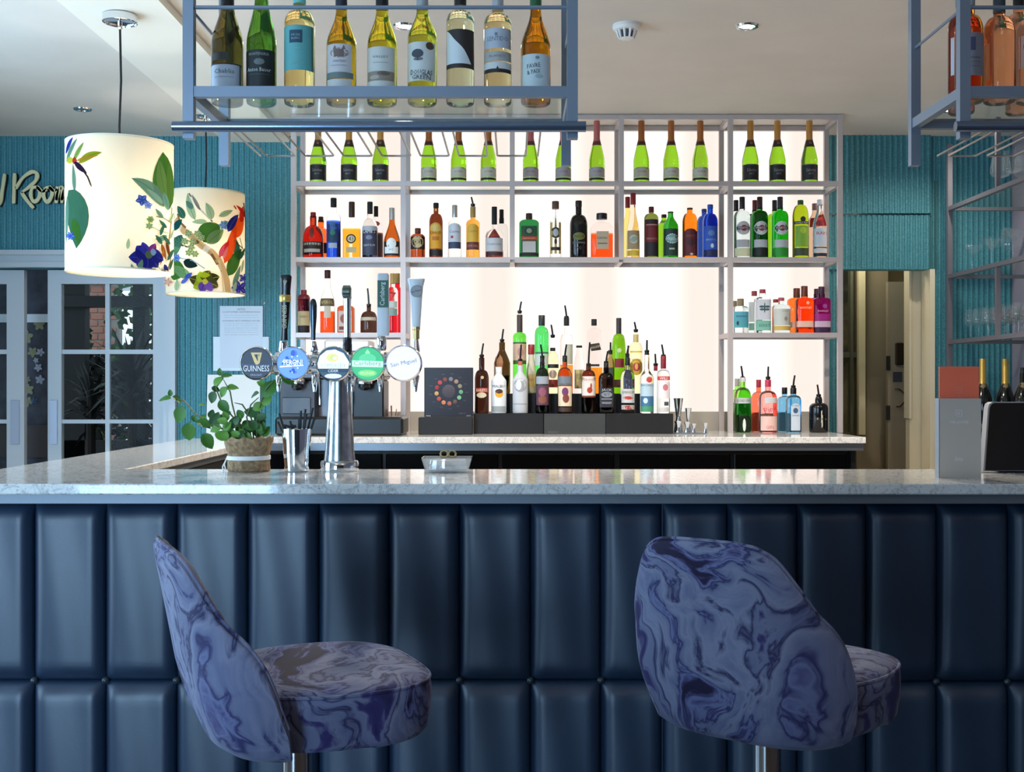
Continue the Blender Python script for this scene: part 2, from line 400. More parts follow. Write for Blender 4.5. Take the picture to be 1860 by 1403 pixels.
def bush(px, Y, w_, h, col, label, n=420):
    mb = MB()
    for i in range(n):
        a, b = random.uniform(0, 2*PI), random.uniform(-.2, 1)
        p = Vector((math.cos(a)*w_*.5, math.sin(a)*.2, 0))*math.sqrt(max(.02, 1-max(b, 0)**2))*random.uniform(.5, 1.05); p.z = h*(.5+.5*b)*random.uniform(.9, 1.02)
        u = Vector((random.uniform(-1, 1), random.uniform(-1, 1), random.uniform(-1, 1))).normalized()*.05; v = u.cross(Vector((.3, 1, .2))).normalized()*.03
        mb.add([p-u, p+v, p+u, p-v], [(0, 1, 2, 3)])
    o = mb.build('garden_bush', M(col, .7)); o.location = (WX(px, Y), Y, 0); o['kind'] = 'stuff'; return tag(o, label, 'bush', 'bushes beyond the door')
bush(112, 10, .55, 2.5, (36, 70, 38), 'tall green bush behind the left panes of the glazed door')
bush(266, 10.2, .9, 2.55, (40, 78, 40), 'tall green bush behind the right panes of the glazed door')
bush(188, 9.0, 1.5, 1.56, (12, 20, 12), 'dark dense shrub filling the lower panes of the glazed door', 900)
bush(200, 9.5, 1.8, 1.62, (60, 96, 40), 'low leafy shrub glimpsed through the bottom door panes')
struct('trim_4', MB().box(-5.2, -1.4, WY+.1, 13, -.02, .02), M((96, 92, 90), .8))
struct('wall_garden_side', MB().box(-1.75, -1.65, WY+.11, 12, 0, 2.6), M((24, 22, 22), .9))
# staff corridor behind the doorway on the right
struct('wall_corridor_left', MB().box(1.30, 1.38, WY+.1, 10.2, 0, 2.5), CREAM)
struct('wall_corridor_right', MB().box(2.74, 2.84, WY+.1, 10.2, 0, 2.5), CREAM)
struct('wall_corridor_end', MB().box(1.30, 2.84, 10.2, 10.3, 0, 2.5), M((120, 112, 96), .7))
struct('ceiling_corridor', MB().box(1.30, 2.84, WY+.1, 10.3, 2.5, 2.6), CREAM)
jb = MB().box(WX(1686, WY), WX(1695, WY), WY-.03, WY+.11, 0, OZ)
struct('trim_5', jb, M((222, 212, 184), .5))
pl = MB().box(WX(1645, 7.0), WX(1697, 7.0), 6.93, 7.0, 0, 2.2)
pl.box(WX(1643, 7.0), WX(1647, 7.0), 6.915, 7.01, WZ(760, 7.0), 2.2)
struct('wall_corridor_pier', pl, CREAM)
dd = bpy.data.objects.new('door_3', None); C.objects.link(dd); dd['kind'] = 'structure'; dd.location = (0, 7.3, 0)
MB().box(WX(1613, 7.3), WX(1660, 7.3), 0, .045, .01, WZ(512, 7.3)).build('door_panel', TAUPE, dd)
MB().cbox(WX(1625, 7.3), WX(1640, 7.3), -.035, 0, WZ(664, 7.3), WZ(623, 7.3), .006).build('lock_case', M((60, 50, 44), .3, .7), dd)
MB().box(WX(1622, 7.3), WX(1638, 7.3), -.006, 0, WZ(694, 7.3), WZ(676, 7.3)).build('lock_plate', M((52, 54, 66), .5), dd)
hn = MB().tube([(WX(1630, 7.3), 0, WZ(707, 7.3)), (WX(1630, 7.3), -.03, WZ(707, 7.3)), (WX(1638, 7.3), -.05, WZ(715, 7.3)), (WX(1640, 7.3), -.05, WZ(728, 7.3)), (WX(1632, 7.3), -.03, WZ(739, 7.3)), (WX(1629, 7.3), 0, WZ(739, 7.3))], .005)
hn.lathe([(.012, 0), (.012, .006)], (WX(1629, 7.3), -.006, WZ(708, 7.3)), 12)
hn.build('door_handle', M((90, 84, 80), .25, .9), dd)
for py in (655, 745): MB().box(WX(1612, 7.3)-.006, WX(1616, 7.3), -.01, .01, WZ(py+18, 7.3), WZ(py-8, 7.3)).build('hinge', BLACKM, dd)
struct('trim_6', MB().box(WX(1560, 7.4), WX(1572, 7.4), 7.40, 7.44, WZ(790, 7.4), 2.45).box(WX(1592, 7.6), WX(1598, 7.6), 7.55, 7.6, WZ(820, 7.6), 2.45), M((214, 204, 170), .5))
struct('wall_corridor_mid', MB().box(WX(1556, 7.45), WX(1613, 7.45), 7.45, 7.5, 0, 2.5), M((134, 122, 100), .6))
struct('window_1', MB().box(WX(1540, 7.5), WX(1545, 7.5), 7.44, 7.5, 1.05, 2.2).box(WX(1552, 7.5), WX(1556, 7.5), 7.44, 7.5, 1.05, 2.2)
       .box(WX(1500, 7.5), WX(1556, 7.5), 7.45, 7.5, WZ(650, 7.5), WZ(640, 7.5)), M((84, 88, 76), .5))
struct('window_2', MB().box(WX(1480, 8.1), WX(1556, 8.1), 8.1, 8.14, .9, 2.2), m_noisy('dim_glass_room', (46, 50, 46), (150, 146, 116), 3.5, .6, 0))
l = bpy.data.lights.new('corridor_lamp', 'POINT'); l.energy = 9; l.color = (1, .9, .7); l.shadow_soft_size = .1
o = bpy.data.objects.new('corridor_lamp', l); C.objects.link(o); o.location = (2.0, 6.95+.25, 2.3); o['kind'] = 'helper'
# downlights and smoke detector
def downlight(px, py, lit, label):
    Y = (CEIL-EYE)*F/(CY-py); x = WX(px, Y)
    t = thing('ceiling_downlight', label, 'downlight', (x, Y, CEIL), 0, 'recessed ceiling lights')
    MB().lathe([(.030, -.001), (.032, -.006), (.044, -.006), (.047, 0)], n=24, cap=(False, False)).build('bezel', CHROME, t)
    if lit:
        MB().lathe([(.031, -.002), (.001, -.0025)], n=24).build('lamp_glass', M((255, 250, 240), .5, emit=14.0), t)
        spot('downlight_beam', (x, Y, CEIL-.012), 190 if Y < 5 else 40, ang=150)
    else: MB().lathe([(.031, -.002), (.001, -.0025)], n=24).build('lamp_glass', M((70, 80, 92), .3), t)
downlight(735, 47, True, 'lit downlight seen between the hanging wine bottles')
downlight(1357, 47, True, 'lit downlight to the right of the white smoke detector')
downlight(1727, 200, True, 'lit downlight behind the lower corner of the right hanging rack')
for x, y in ((-1.9, .4), (.9, .4), (-.5, -1.3), (2.2, -1.3), (-2.2, -1.3), (2.2, 4.7)):      # further downlights of the room, above and behind the camera
    spot('downlight_beam', (x, y, CEIL-.012), 120 if y > 4 else 16)
downlight(150, 198, False, 'unlit chrome downlight above the floral lampshades at far left')
Y = (CEIL-EYE)*F/(CY-45)
sd = thing('smoke_detector', 'white round smoke detector on the ceiling left of the lit downlight', 'smoke detector', (WX(1138, Y), Y, CEIL))
MB().lathe([(.054, 0), (.056, -.012), (.050, -.022), (.044, -.024)], n=28).build('base', WHITE, sd)
sm = MB().lathe([(.030, -.054), (.024, -.057), (.001, -.058)], n=24)
sm.lathe([(.026, -.024), (.026, -.05)], n=16, mi=1)
for k in range(10):
    a = k*PI/5; sm.cyl((math.cos(a)*.040, math.sin(a)*.040, -.022), (math.cos(a)*.029, math.sin(a)*.029, -.055), .006, .004, 6)
sm.build('sensor_cage', [WHITE, M((90, 95, 105), .6)], sd)
# ------------------------------------------------------------------ back bar
BZ, BY0, BY1 = 1.093, 5.71, 6.56
bc = thing('back_counter', 'long pale stone back counter under the lit bottle shelves', 'counter', (0, BY0, 0))
MB().cbox(-1.30, WX(1573, 5.71), 0, BY1-BY0+.2, BZ-.030, BZ, .002).build('worktop', STONE, bc)
MB().box(-1.28, WX(1568, 5.73), .015, .03, BZ-.066, BZ-.030).build('steel_edge', STEEL, bc)
MB().box(-1.30, 1.72, BY1-BY0+.0, BY1-BY0+.015, BZ, WZ(748, 6.55)).build('upstand', M((178, 172, 162), .35), bc)
body = MB().box(-1.26, 1.66, .12, .16, .1, BZ-.066).box(-1.26, 1.66, .12, .8, .08, .12).box(1.64, 1.66, .05, .8, .1, BZ-.066)
body.build('cabinet', BLACK, bc)
for x in (-1.2, -.63, -.06, .51, 1.08):
    f = MB().cbox(x, x+.55, .095, .12, .15, BZ-.085, .004).build('fridge_door', M((9, 9, 11), .12), bc)
    MB().box(x+.04, x+.051, .07, .095, .5, .9).build('handle', STEEL, f)
lp = MB().box(-1.175, 1.715, 6.565, 6.60, WZ(748, 6.56), CEIL-.004); lp = lp.build('backlit_panel', PANEL)
tag(lp, 'large glowing white panel behind the bottle shelves', 'light panel')
# shelving frame
ux = [WX(p, 6.25) for p in (533.5, 732.5, 930.5, 1128.5, 1326.5, 1525.5)]
rowz = [WZ(213.5, 6.25), WZ(334, 6.25), WZ(472, 6.25), WZ(609, 6.25)]
hw = .0130
fr = thing('shelving_frame', 'grey metal shelving frame with glass shelves in front of the glowing panel', 'shelving', (0, 6.25, 0))
Bk = .275
for i, x in enumerate(ux):
    zb = BZ if i in (0, 1, 4, 5) else rowz[2]
    for yy in (0, Bk): MB().box(x-hw, x+hw, yy-hw, yy+hw, zb, rowz[0]+hw).build('upright', FRAME, fr)
for i in range(5):
    a, b = ux[i]+hw, ux[i+1]-hw
    for j, z in enumerate(rowz):
        if j == 3 and i not in (0, 4): continue
        for yy in (0, Bk): MB().box(a, b, yy-hw*.9, yy+hw*.9, z-hw*.95, z+hw*.95).build('shelf_rail', FRAME, fr)
        if j > 0: MB().box(a+.0005, b-.0005, hw, Bk-hw, z+.003, z+.0115).build('glass_shelf', SHELFGLASS, fr)
for i, x in enumerate(ux):
    for j, z in enumerate(rowz):
        if j == 3 and i in (2, 3): continue
        MB().box(x-hw*.9, x+hw*.9, hw, Bk-hw, z-hw*.95, z+hw*.95).build('side_rail', FRAME, fr)
# ------------------------------------------------------------------ bottles
def shape(R, rn, zs, zn, zt, style, zb=0):
    # radius along the height of a bottle body
    p = [(R*.86, 0), (R*.96, .0025), (R, .008)]
    if style == 'b': p = [(R*.80, 0), (R*.92, .004), (R*.97, zs*.5)]
    p.append((R, zs))
    N = 8
    for i in range(1, N+1):
        t = i/N
        if style in 'r': g = math.sqrt(max(0, 1-t*t))
        elif style == 's': g = 1-t*t*(3-2*t)
        elif style == 'c': g = (1-t)**1.25*(1+.55*t)
        elif style == 'o': g = math.sqrt(max(0, 1-t*t))**.8
        else: g = 1-t*t*(3-2*t)
        p.append((rn+(R-rn)*g, zs+(zn-zs)*t))
    p.append((rn, zt-.004)); p.append((rn*.93, zt))
    return p
def rad(p, z):
    for (r0, z0), (r1, z1) in zip(p, p[1:]):
        if z0 <= z <= z1: return r0+(r1-r0)*((z-z0)/(z1-z0) if z1 > z0 else 0)
    return p[-1][0]
def cut(p, za, zb_):
    q = [(rad(p, za), za)]+[x for x in p if za < x[1] < zb_]+[(rad(p, zb_), zb_)]
    return q
def bottle(name, label, cx, wd, Y, bz, ysh, ynk, yt, nw, style, glass, up=None, cap=None, pour=None, lab=(), e=2.0, dr=1.0, group=None, cat='bottle', sleeve=None, n=22):
    """cx,wd,y...: where the outline is read on the photograph; turned into metres at the bottle's own distance Y."""
    k = Y/F; X = WX(cx, Y); R = wd*k/2; rn = nw*k/2
    z = lambda py: WZ(py, Y)-bz
    t = thing(name, label, cat, (X, Y, bz), 0, group)
    P = shape(R, rn, z(ysh), z(ynk), z(yt), style)
    mb = MB()
    if up:      # clear upper part above the drink
        zf = z(up[0]); lo = cut(P, 0, zf); hi = cut(P, zf, P[-1][1])
        mb.lathe(lo, n=n, e=e, dr=dr, cap=(True, False)); mb.lathe(hi, n=n, e=e, dr=dr, mi=1, cap=(False, True))
        mats = [glass, up[1]]
    else:
        mb.lathe(P, n=n, e=e, dr=dr); mats = [glass]
    mb.build('glass_body', mats, t)
    if sleeve:
        for (ya, yb, mat, nm) in sleeve:
            zb2 = min(z(yb), P[-1][1]); q = [(r+.0009, zz) for r, zz in cut(P, z(ya), zb2)]
            MB().lathe(q, n=n, e=e, dr=dr).build(nm, mat, t)
    if cap:
        ya, yb, w_, mat = cap; r = w_*k/2
        MB().lathe([(r*.97, z(ya)), (r, z(ya)+.002), (r, z(yb)-.002), (r*.93, z(yb))], n=16).build('cap', mat, t)
        top = z(yb)
    else: top = P[-1][1]
    if pour:
        ya, yb = pour; a, b = z(ya), z(yb); mb = MB()
        mb.lathe([(.0085, a-.006), (.0125, a), (.0125, a+.010), (.006, a+.012)], n=12)
        lean = .004*math.sin(cx); mb.tube([(0, 0, a+.01), (lean, 0, a+.6*(b-a)), (lean*2.2, -.002, b)], [.0052, .0050, .0046], 8)
        mb.build('pourer', BLACK, t)
    def span(L):
        if L[0] in 'rc':
            ys = (L[3], L[4]) if L[0] == 'r' else (min(L[3]), L[4])
        elif L[0] == 'e': ys = (L[2]-L[4], L[2]+L[4])
        else: ys = (L[3]-L[5]/2, L[3]+L[5]/2)
        return [min(ys), max(ys)]
    groups = []
    for L in lab:
        a_, b_ = span(L); hit = [g for g in groups if g[0] <= b_+.3 and g[1] >= a_-.3]
        new = [min([a_]+[g[0] for g in hit]), max([b_]+[g[1] for g in hit]), [x for g in hit for x in g[2]]+[L]]
        groups = [g for g in groups if g not in hit]+[new]
    for lab_ in [sorted(g[2], key=lab.index) for g in groups]:
        mb = MB(); ms = []
        def mi(c):
            m = M(c, .55) if isinstance(c, tuple) else c
            if m not in ms: ms.append(m)
            return ms.index(m)
        lay = [0]
        def fn(x, zz):
            r = rad(P, zz); ax = min(abs(x)/r, .995)
            return (x, -(dr*r*(1-ax**e)**(1/e))-.0006-lay[0]*.00025, zz)
        for L in lab_:
            lay[0] += 1; kind = L[0]
            if kind == 'r':          # x0 x1 (fraction of the half width) y0 y1 colour
                _, a, b, ya, yb, c = L[:6]
                sa, sb = math.asin(max(-.985, min(.985, a))), math.asin(max(-.985, min(.985, b))); z0, z1 = z(yb), z(ya)
                nu = max(2, int(8*abs(b-a)/2+1)); nv = 1 if z1 <= P[2][1] or z1 < z(ysh) else 3
                def g(u, v): return fn(math.sin(sa+(sb-sa)*u)*R*min(1, rad(P, z0+(z1-z0)*v)/R), z0+(z1-z0)*v)
                mb.grid(g, nu, nv, mi(c))
            elif kind == 'e':        # ellipse / polygon: cx(frac) cy rx(px) ry(px) colour sides
                _, a, yc, rx, ry, c = L[:6]; N = L[6] if len(L) > 6 else 16; ph = L[7] if len(L) > 7 else 0
                cc = (a*R, z(yc)); pts = []
                for q in (1, .5):
                    pts.append([fn(cc[0]+rx*k*q*math.cos(ph+2*PI*i/N), cc[1]+ry*k*q*math.sin(ph+2*PI*i/N)) for i in range(N)])
                vs = pts[0]+pts[1]+[fn(*cc)]; fs = []
                for i in range(N):
                    j = (i+1) % N; fs += [(i, j, N+j, N+i), (N+i, N+j, 2*N)]
                mb.add(vs, fs, mi(c))
            elif kind == 'c':        # patch whose upper edge follows a curve: x0 x1 tops y1 colour
                _, a, b, tops, yb, c = L; V = []; N = len(tops)
                for i, tp in enumerate(tops):
                    xx = (a+(b-a)*i/(N-1))*R*.995; V += [fn(xx, z(yb)), fn(xx, z(tp))]
                mb.add(V, [(2*i, 2*i+2, 2*i+3, 2*i+1) for i in range(N-1)], mi(c))
            elif kind == 't':        # text cx(frac) cy width(px) height(px) colour rot
                _, s_, a, yc, w_, h_, c = L[:7]; rot = L[7] if len(L) > 7 else 0
                put_text(mb, s_, lambda u, v: fn(a*R+u, z(yc)+v), w_*k, h_*k, mi(c), rot, 1)
        mb.build('label', ms, t)
    return t
# drink and glass colours
GRN = G((140, 200, 36), .02, 1.52); GRN2 = G((60, 170, 60)); DGRN = G((24, 70, 34)); OLIVE = G((120, 130, 60)); CLEAR = G((246, 248, 248), .01, 1.2)
YEL = G((226, 200, 60)); GOLD = G((226, 160, 40)); AMBER = G((206, 96, 30)); RED = G((220, 40, 40)); DRED = G((96, 24, 22)); BROWN = G((92, 50, 26))
ORANGE = G((255, 112, 34)); BLUE = G((30, 76, 214)); LBLUE = G((120, 190, 230)); PURP = G((150, 20, 130)); PINK = G((250, 150, 140)); DARK = M((16, 14, 15), .12)
DBROWN = G((60, 32, 22)); PALE = G((250, 244, 200), .01, 1.25); LIME = G((120, 226, 90)); WATER = G((236, 244, 244), .01, 1.3)
W = (240, 240, 236); K = (18, 18, 20); CR = (214, 196, 150); SIL = (196, 200, 206)
S1, S2, S3 = rowz[1]+.012, rowz[2]+.012, rowz[3]+.012
GOLDF = M((206, 156, 84), .35, .6); BROWNF = M((176, 112, 62), .4, .5); PINKF = M((190, 112, 110), .4, .4); MAROON = M((70, 30, 36), .4)
# top shelf: sparkling wine
ordn = ['first', 'second', 'third']
for k_, (cx, typ) in enumerate(zip((578, 634, 691, 779, 833, 887, 964, 1023, 1084, 1165, 1219, 1272, 1363, 1412, 1470), 'AAABBBCCCBBBAAA')):
    bay = ('leftmost bay', 'second bay', 'middle bay', 'fourth bay', 'rightmost bay')[k_//3]; pos = ('left', 'middle', 'right')[k_ % 3]
    kw = dict(Y=6.345, bz=S1, ysh=292, ynk=252, yt=220, nw=11, style='c')
    if typ == 'A':
        bottle('sparkling_wine_bottle', f'{pos} gold-foiled green bottle with dark label, top shelf {bay}', cx, 30, glass=GRN, group='dark-labelled sparkling wines on the top shelf', **kw,
               sleeve=[(256, 219, GOLDF, 'foil'), (268, 255, M((54, 36, 38), .4), 'neck_band')],
               lab=[('e', 0, 258, 5, 5, (176, 128, 84)), ('e', 0, 258, 3, 3, (96, 60, 50)), ('r', -.97, .97, 301, 329, (34, 30, 34)), ('r', -.7, .7, 300.4, 302, (120, 110, 100)), ('t', 'Selection', 0, 311, 17, 6, (150, 148, 150)), ('t', 'BRUT', 0, 318, 9, 3, (150, 148, 150))])
    else:
        f, band, lc = (BROWNF, MAROON, (196, 190, 172)) if typ == 'B' else (PINKF, M((92, 44, 52), .4), (168, 158, 162))
        grp = 'pale-labelled sparkling wines on the top shelf' if typ == 'B' else 'pink-foiled sparkling wines on the top shelf'
        bottle('sparkling_wine_bottle', f'{pos} {"copper" if typ == "B" else "pink"}-foiled green bottle, {"cream" if typ == "B" else "lilac"} label, top shelf {bay}', cx, 29, glass=GRN, group=grp, **kw,
               sleeve=[(258, 219, f, 'foil'), (265, 257.5, band, 'neck_band')],
               lab=[('r', -.97, .97, 308, 324, lc), ('e', 0, 308, 13, 2.5, lc), ('t', 'CUVEE', 0, 314, 15, 3, (110, 100, 96)), ('r', -.97, .97, 325, 329, (30, 26, 26))])
def SB(label, cx, wd, row, ysh, ynk, yt, nw, style, glass, back=False, name='spirit_bottle', **k):
    Y = 6.35 if not back else 6.462
    return bottle(name, label, cx, wd, Y, row, ysh, ynk, yt, nw, style, glass, **k)
g2 = 'spirit and liqueur bottles on the second shelf'
REDC = M((150, 30, 34), .4); BRN = M((60, 36, 28), .5); WHC = M((222, 222, 222), .4); SILC = M((190, 190, 186), .3, .7)
# bay 1
SB('squat amber brandy bottle with dark label at the far left of the second shelf', 569, 38, S2, 440, 410, 393, 12, 'r', G((190, 60, 30)), cap=(396, 386, 10, REDC), group=g2,
   lab=[('r', -.9, .9, 441, 462, (44, 30, 30)), ('r', -.8, .8, 443, 447, (196, 186, 170)), ('t', 'Grand', -.1, 445, 24, 4, (60, 30, 30)), ('r', -.75, .75, 454, 460, (196, 186, 170)), ('e', 0, 424, 4, 10, (120, 40, 36))])
SB('second squat amber brandy bottle half hidden behind the leftmost one', 583, 36, S2, 440, 414, 400, 11, 'r', G((240, 110, 40)), back=True, cap=(404, 394, 9, BRN), group=g2, lab=[('r', -.8, .8, 443, 462, (60, 36, 34))])
SB('tall blue-bodied bottle with clear neck and black cap, second shelf left', 606, 26, S2, 399, 388, 377, 12, 'r', BLUE, up=(402, CLEAR), cap=(377, 360, 11, BLACKM), group=g2,
   lab=[('r', -.8, .8, 408, 440, (24, 50, 110)), ('e', 0, 412, 9, 8, (60, 100, 160)), ('e', 0, 434, 9, 9, (22, 60, 90)), ('e', 0, 424, 5, 5, (40, 120, 100)), ('r', -.6, .6, 443, 452, (170, 180, 196))])
SB('square golden liqueur bottle with round black medallion', 639, 32, S2, 417, 404, 395, 10, 'r', G((250, 176, 40)), up=(416, CLEAR), cap=(395, 367, 11, BRN), group=g2, e=5, dr=.62,
   lab=[('e', 0, 435, 9, 8.5, (40, 30, 24)), ('e', 0, 435, 6.5, 6, (210, 200, 170)), ('t', '43', 0, 435, 9, 8, (30, 24, 20)), ('r', -.55, .6, 450, 460, (196, 180, 130))])
SB('navy and white labelled rum bottle with black cap, second shelf left bay', 672, 28, S2, 420, 398, 389, 11, 'r', G((70, 80, 110)), up=(414, CLEAR), cap=(389, 367, 10, BLACKM), group=g2,
   lab=[('r', -.97, .97, 414, 465, (60, 66, 88)), ('r', -.97, .97, 412, 420, (176, 182, 190)), ('t', "LAMB'S", 0, 422, 22, 6, (230, 230, 230)), ('t', 'NAVY RUM', 0, 447, 20, 4, (200, 200, 210)), ('e', 0, 433, 6, 4, (120, 126, 150))])
SB('dark bottle with slanted red band tucked behind the navy-labelled rum', 683, 26, S2, 416, 402, 394, 10, 'r', DBROWN, back=True, up=(424, CLEAR), cap=(394, 375, 8, BLACKM), group=g2, lab=[('e', 0, 408, 8, 5, (200, 90, 70)), ('r', -.9, .9, 430, 460, (70, 60, 70))])
SB('flared amber bottle with silver capsule and white bell-shaped label', 712, 30, S2, 441, 400, 378, 10, 's', G((200, 100, 24)), group=g2, sleeve=[(400, 376, SILC, 'capsule')],
   lab=[('r', -.95, .95, 440, 466, (40, 32, 30)), ('e', 0, 444, 9, 10, W), ('r', -.8, .8, 450, 462, W), ('t', 'XO', 0, 455, 9, 4, (110, 100, 96))])
# bay 2
SB('small round amber bottle with cream label, leftmost in second bay', 759, 27, S2, 433, 425, 418, 10, 'r', G((170, 74, 34)), cap=(424, 415, 11, M((110, 50, 40), .5)), group=g2,
   lab=[('r', -.96, .96, 431, 454, (44, 36, 24)), ('e', 0, 441, 10.5, 11, CR), ('t', 'COC', 0, 438, 12, 3, (90, 80, 50)), ('t', 'TOC', 0, 443, 12, 3, (90, 80, 50))])
SB('tall brown coffee liqueur bottle with bright yellow label', 792, 25, S2, 405, 388, 374, 9, 'r', G((110, 46, 20)), cap=(378, 369, 10, BLACKM), group=g2,
   lab=[('r', -.85, .85, 414, 453, (226, 160, 36)), ('e', 0, 415, 10.5, 9, (226, 160, 36)), ('e', 0, 416, 9, 7, (214, 190, 110)), ('t', 'KAHLUA', 0, 424, 20, 6, (150, 60, 20)), ('r', -.5, .5, 431, 438, (190, 110, 26)), ('r', -.98, .98, 455, 466, (24, 16, 14)), ('r', -.4, .4, 380, 384, (220, 190, 90))])
SB('clear tequila bottle with silver cap and blue-footed label', 826, 25, S2, 408, 399, 394, 9, 'r', WATER, cap=(395, 373, 10, SILC), group=g2,
   lab=[('r', -.9, .9, 413, 441, (204, 208, 216)), ('e', 0, 413, 11, 6, (204, 208, 216)), ('t', 'Cuervo', 0, 422, 18, 5, (60, 80, 130)), ('e', -.35, 432, 2.5, 2.5, (180, 50, 40)), ('r', -.9, .9, 441, 453, (54, 64, 96))])
SB('gold tequila bottle with arched yellow label and long pourer', 859, 25, S2, 408, 399, 392, 9, 'r', G((240, 180, 80)), cap=(395, 376, 10, M((170, 140, 70), .4)), pour=(374, 358), group=g2,
   lab=[('r', -.85, .85, 414, 441, (226, 176, 60)), ('e', 0, 415, 10, 7, (226, 176, 60)), ('t', 'Cuervo', 0, 421, 17, 5, (180, 110, 40)), ('r', -.9, .9, 441, 455, (110, 46, 40)), ('t', 'ESPECIAL', 0, 448, 19, 4, (200, 150, 130))])
SB('cognac bottle with tall black cap, red shoulder wedge and white label', 898, 33, S2, 432, 417, 408, 10, 'r', G((130, 60, 50)), up=(456, CLEAR), cap=(408, 376, 10, BLACKM), group=g2,
   lab=[('e', 0, 428, 13, 12, (170, 60, 50), 3, PI/2), ('r', -.93, .93, 434, 458, (204, 204, 206)), ('t', 'Courvoisier', 0, 445, 26, 4, (90, 84, 90)), ('r', -.93, .93, 459, 466, (70, 34, 36))])
SB('slim clear bottle with black cap half hidden behind the cognac', 911, 24, S2, 420, 406, 396, 9, 'r', WATER, back=True, cap=(408, 381, 8, BLACKM), group=g2)
# bay 3
SB('square green herbal liqueur bottle with orange band and white label', 961, 36, S2, 407, 399, 393, 12, 'r', G((40, 130, 66)), cap=(400, 388, 12, M((66, 40, 30), .5)), e=4, dr=.7, group=g2,
   lab=[('r', -.8, .8, 412, 461, (36, 84, 54)), ('e', 0, 421, 8, 7, (20, 60, 40)), ('e', 0, 421, 5, 4.5, (150, 170, 140)), ('r', -.8, .8, 431, 438, (190, 60, 36)), ('t', 'Jagermeister', 0, 434.5, 24, 4, (230, 200, 160)), ('r', -.66, .66, 440, 460, (206, 206, 204)), ('r', -.97, .97, 461, 467, (20, 26, 22))])
SB('slim clear bottle with gold striped print and chunky wooden stopper', 1009, 21, S2, 405, 398, 392, 8, 'r', WATER, cap=(380, 366, 13, M((96, 66, 50), .5)), group=g2,
   lab=[('r', -.92, -.55, 405, 462, (206, 176, 100)), ('r', -.2, .2, 396, 462, (190, 160, 84)), ('r', .55, .92, 405, 462, (206, 176, 100)), ('e', 0, 424, 9.5, 10, (54, 48, 40)), ('e', 0, 424, 5, 7, (180, 186, 190)), ('e', 0, 440, 2.5, 5, (40, 30, 24)), ('r', -.8, .8, 450, 456, (44, 36, 30)), ('r', -.1, .1, 381, 397, (40, 36, 34))])
SB('black cream liqueur bottle with gold-green oval label', 1051, 32, S2, 410, 390, 368, 11, 'r', DARK, cap=(376, 365, 12, M((40, 20, 22), .4)), group=g2,
   lab=[('e', 0, 431, 11, 7, (110, 116, 50)), ('t', 'Patron', 0, 431, 16, 4, (30, 30, 20)), ('r', -.7, .7, 441, 444, (90, 90, 84)), ('t', 'XO', 0, 452, 10, 7, (100, 84, 66))])
SB('square amaretto bottle with wide black cap and tan label', 1093, 40, S2, 416, 404, 398, 11, 'r', G((255, 92, 30)), up=(425, CLEAR), cap=(399, 388, 20, BLACK), e=5, dr=.7, group=g2,
   lab=[('r', -.52, .58, 422, 454, (196, 176, 148)), ('t', 'DISARONNO', .03, 434, 19, 4, (60, 46, 34)), ('r', -.4, .45, 443, 445, (120, 100, 80))])
# bay 4
SB('pale elderflower bottle with red cap and oval beige label', 1150, 24, S2, 428, 376, 370, 9, 's', G((246, 226, 200), .01, 1.3), cap=(372, 351, 10, REDC), group=g2,
   lab=[('r', -.93, .93, 420, 454, (178, 160, 122)), ('e', 0, 436, 8, 8, (212, 214, 200)), ('e', 0, 436, 5, 5, (160, 190, 180)), ('r', -.93, .93, 456, 466, (230, 200, 70))])
SB('pale yellow bottle with red cap behind the elderflower one', 1140, 23, S2, 430, 384, 376, 9, 's', G((244, 224, 130), .01, 1.3), back=True, cap=(378, 358, 9, REDC), group=g2)
SB('dark red wine-shaped bottle with maroon label, second shelf fourth bay', 1183, 26, S2, 398, 388, 376, 9, 'r', OLIVE, group=g2, sleeve=[(386, 362, M((100, 24, 26), .4), 'capsule')],
   lab=[('r', -.97, .97, 400, 467, (48, 22, 26)), ('r', -.9, .9, 408, 441, (116, 30, 38)), ('r', -.8, .8, 409, 411, (196, 150, 150)), ('t', 'FRAGOLI', 0, 435, 18, 3.5, (200, 150, 150)), ('r', -.97, .97, 444, 467, (26, 24, 36))])
SB('green ginger wine bottle with white oval logo', 1218, 28, S2, 412, 392, 385, 10, 's', GRN2, group=g2, sleeve=[(387, 367, M((34, 40, 28), .5), 'capsule')],
   lab=[('r', -.95, .95, 417, 466, (22, 58, 44)), ('e', .1, 435, 11.5, 9, (226, 236, 234)), ('e', .1, 435, 10.2, 7.6, (120, 170, 170)), ('t', 'Crabbies', .1, 435, 18, 5.5, (230, 240, 240)), ('r', -.3, .4, 452, 455, (180, 190, 180))])
SB('second green bottle with brown capsule behind the white oval logo', 1206, 27, S2, 414, 398, 390, 9, 's', GRN, back=True, group=g2, sleeve=[(396, 373, BRN, 'capsule')])
SB('orange glass sherry bottle with dark maroon label', 1253, 27, S2, 404, 387, 378, 10, 'r', G((255, 140, 20)), group=g2, sleeve=[(381, 360, M((66, 34, 28), .5), 'capsule')],
   lab=[('r', -.97, .97, 421, 466, (92, 26, 34)), ('e', 0, 421, 10, 4, (92, 26, 34)), ('t', 'HARVEYS', 0, 430, 17, 4, (150, 80, 70)), ('e', 0, 442, 8, 6, (60, 20, 26)), ('e', .1, 463, 3, 2, (200, 190, 170))])
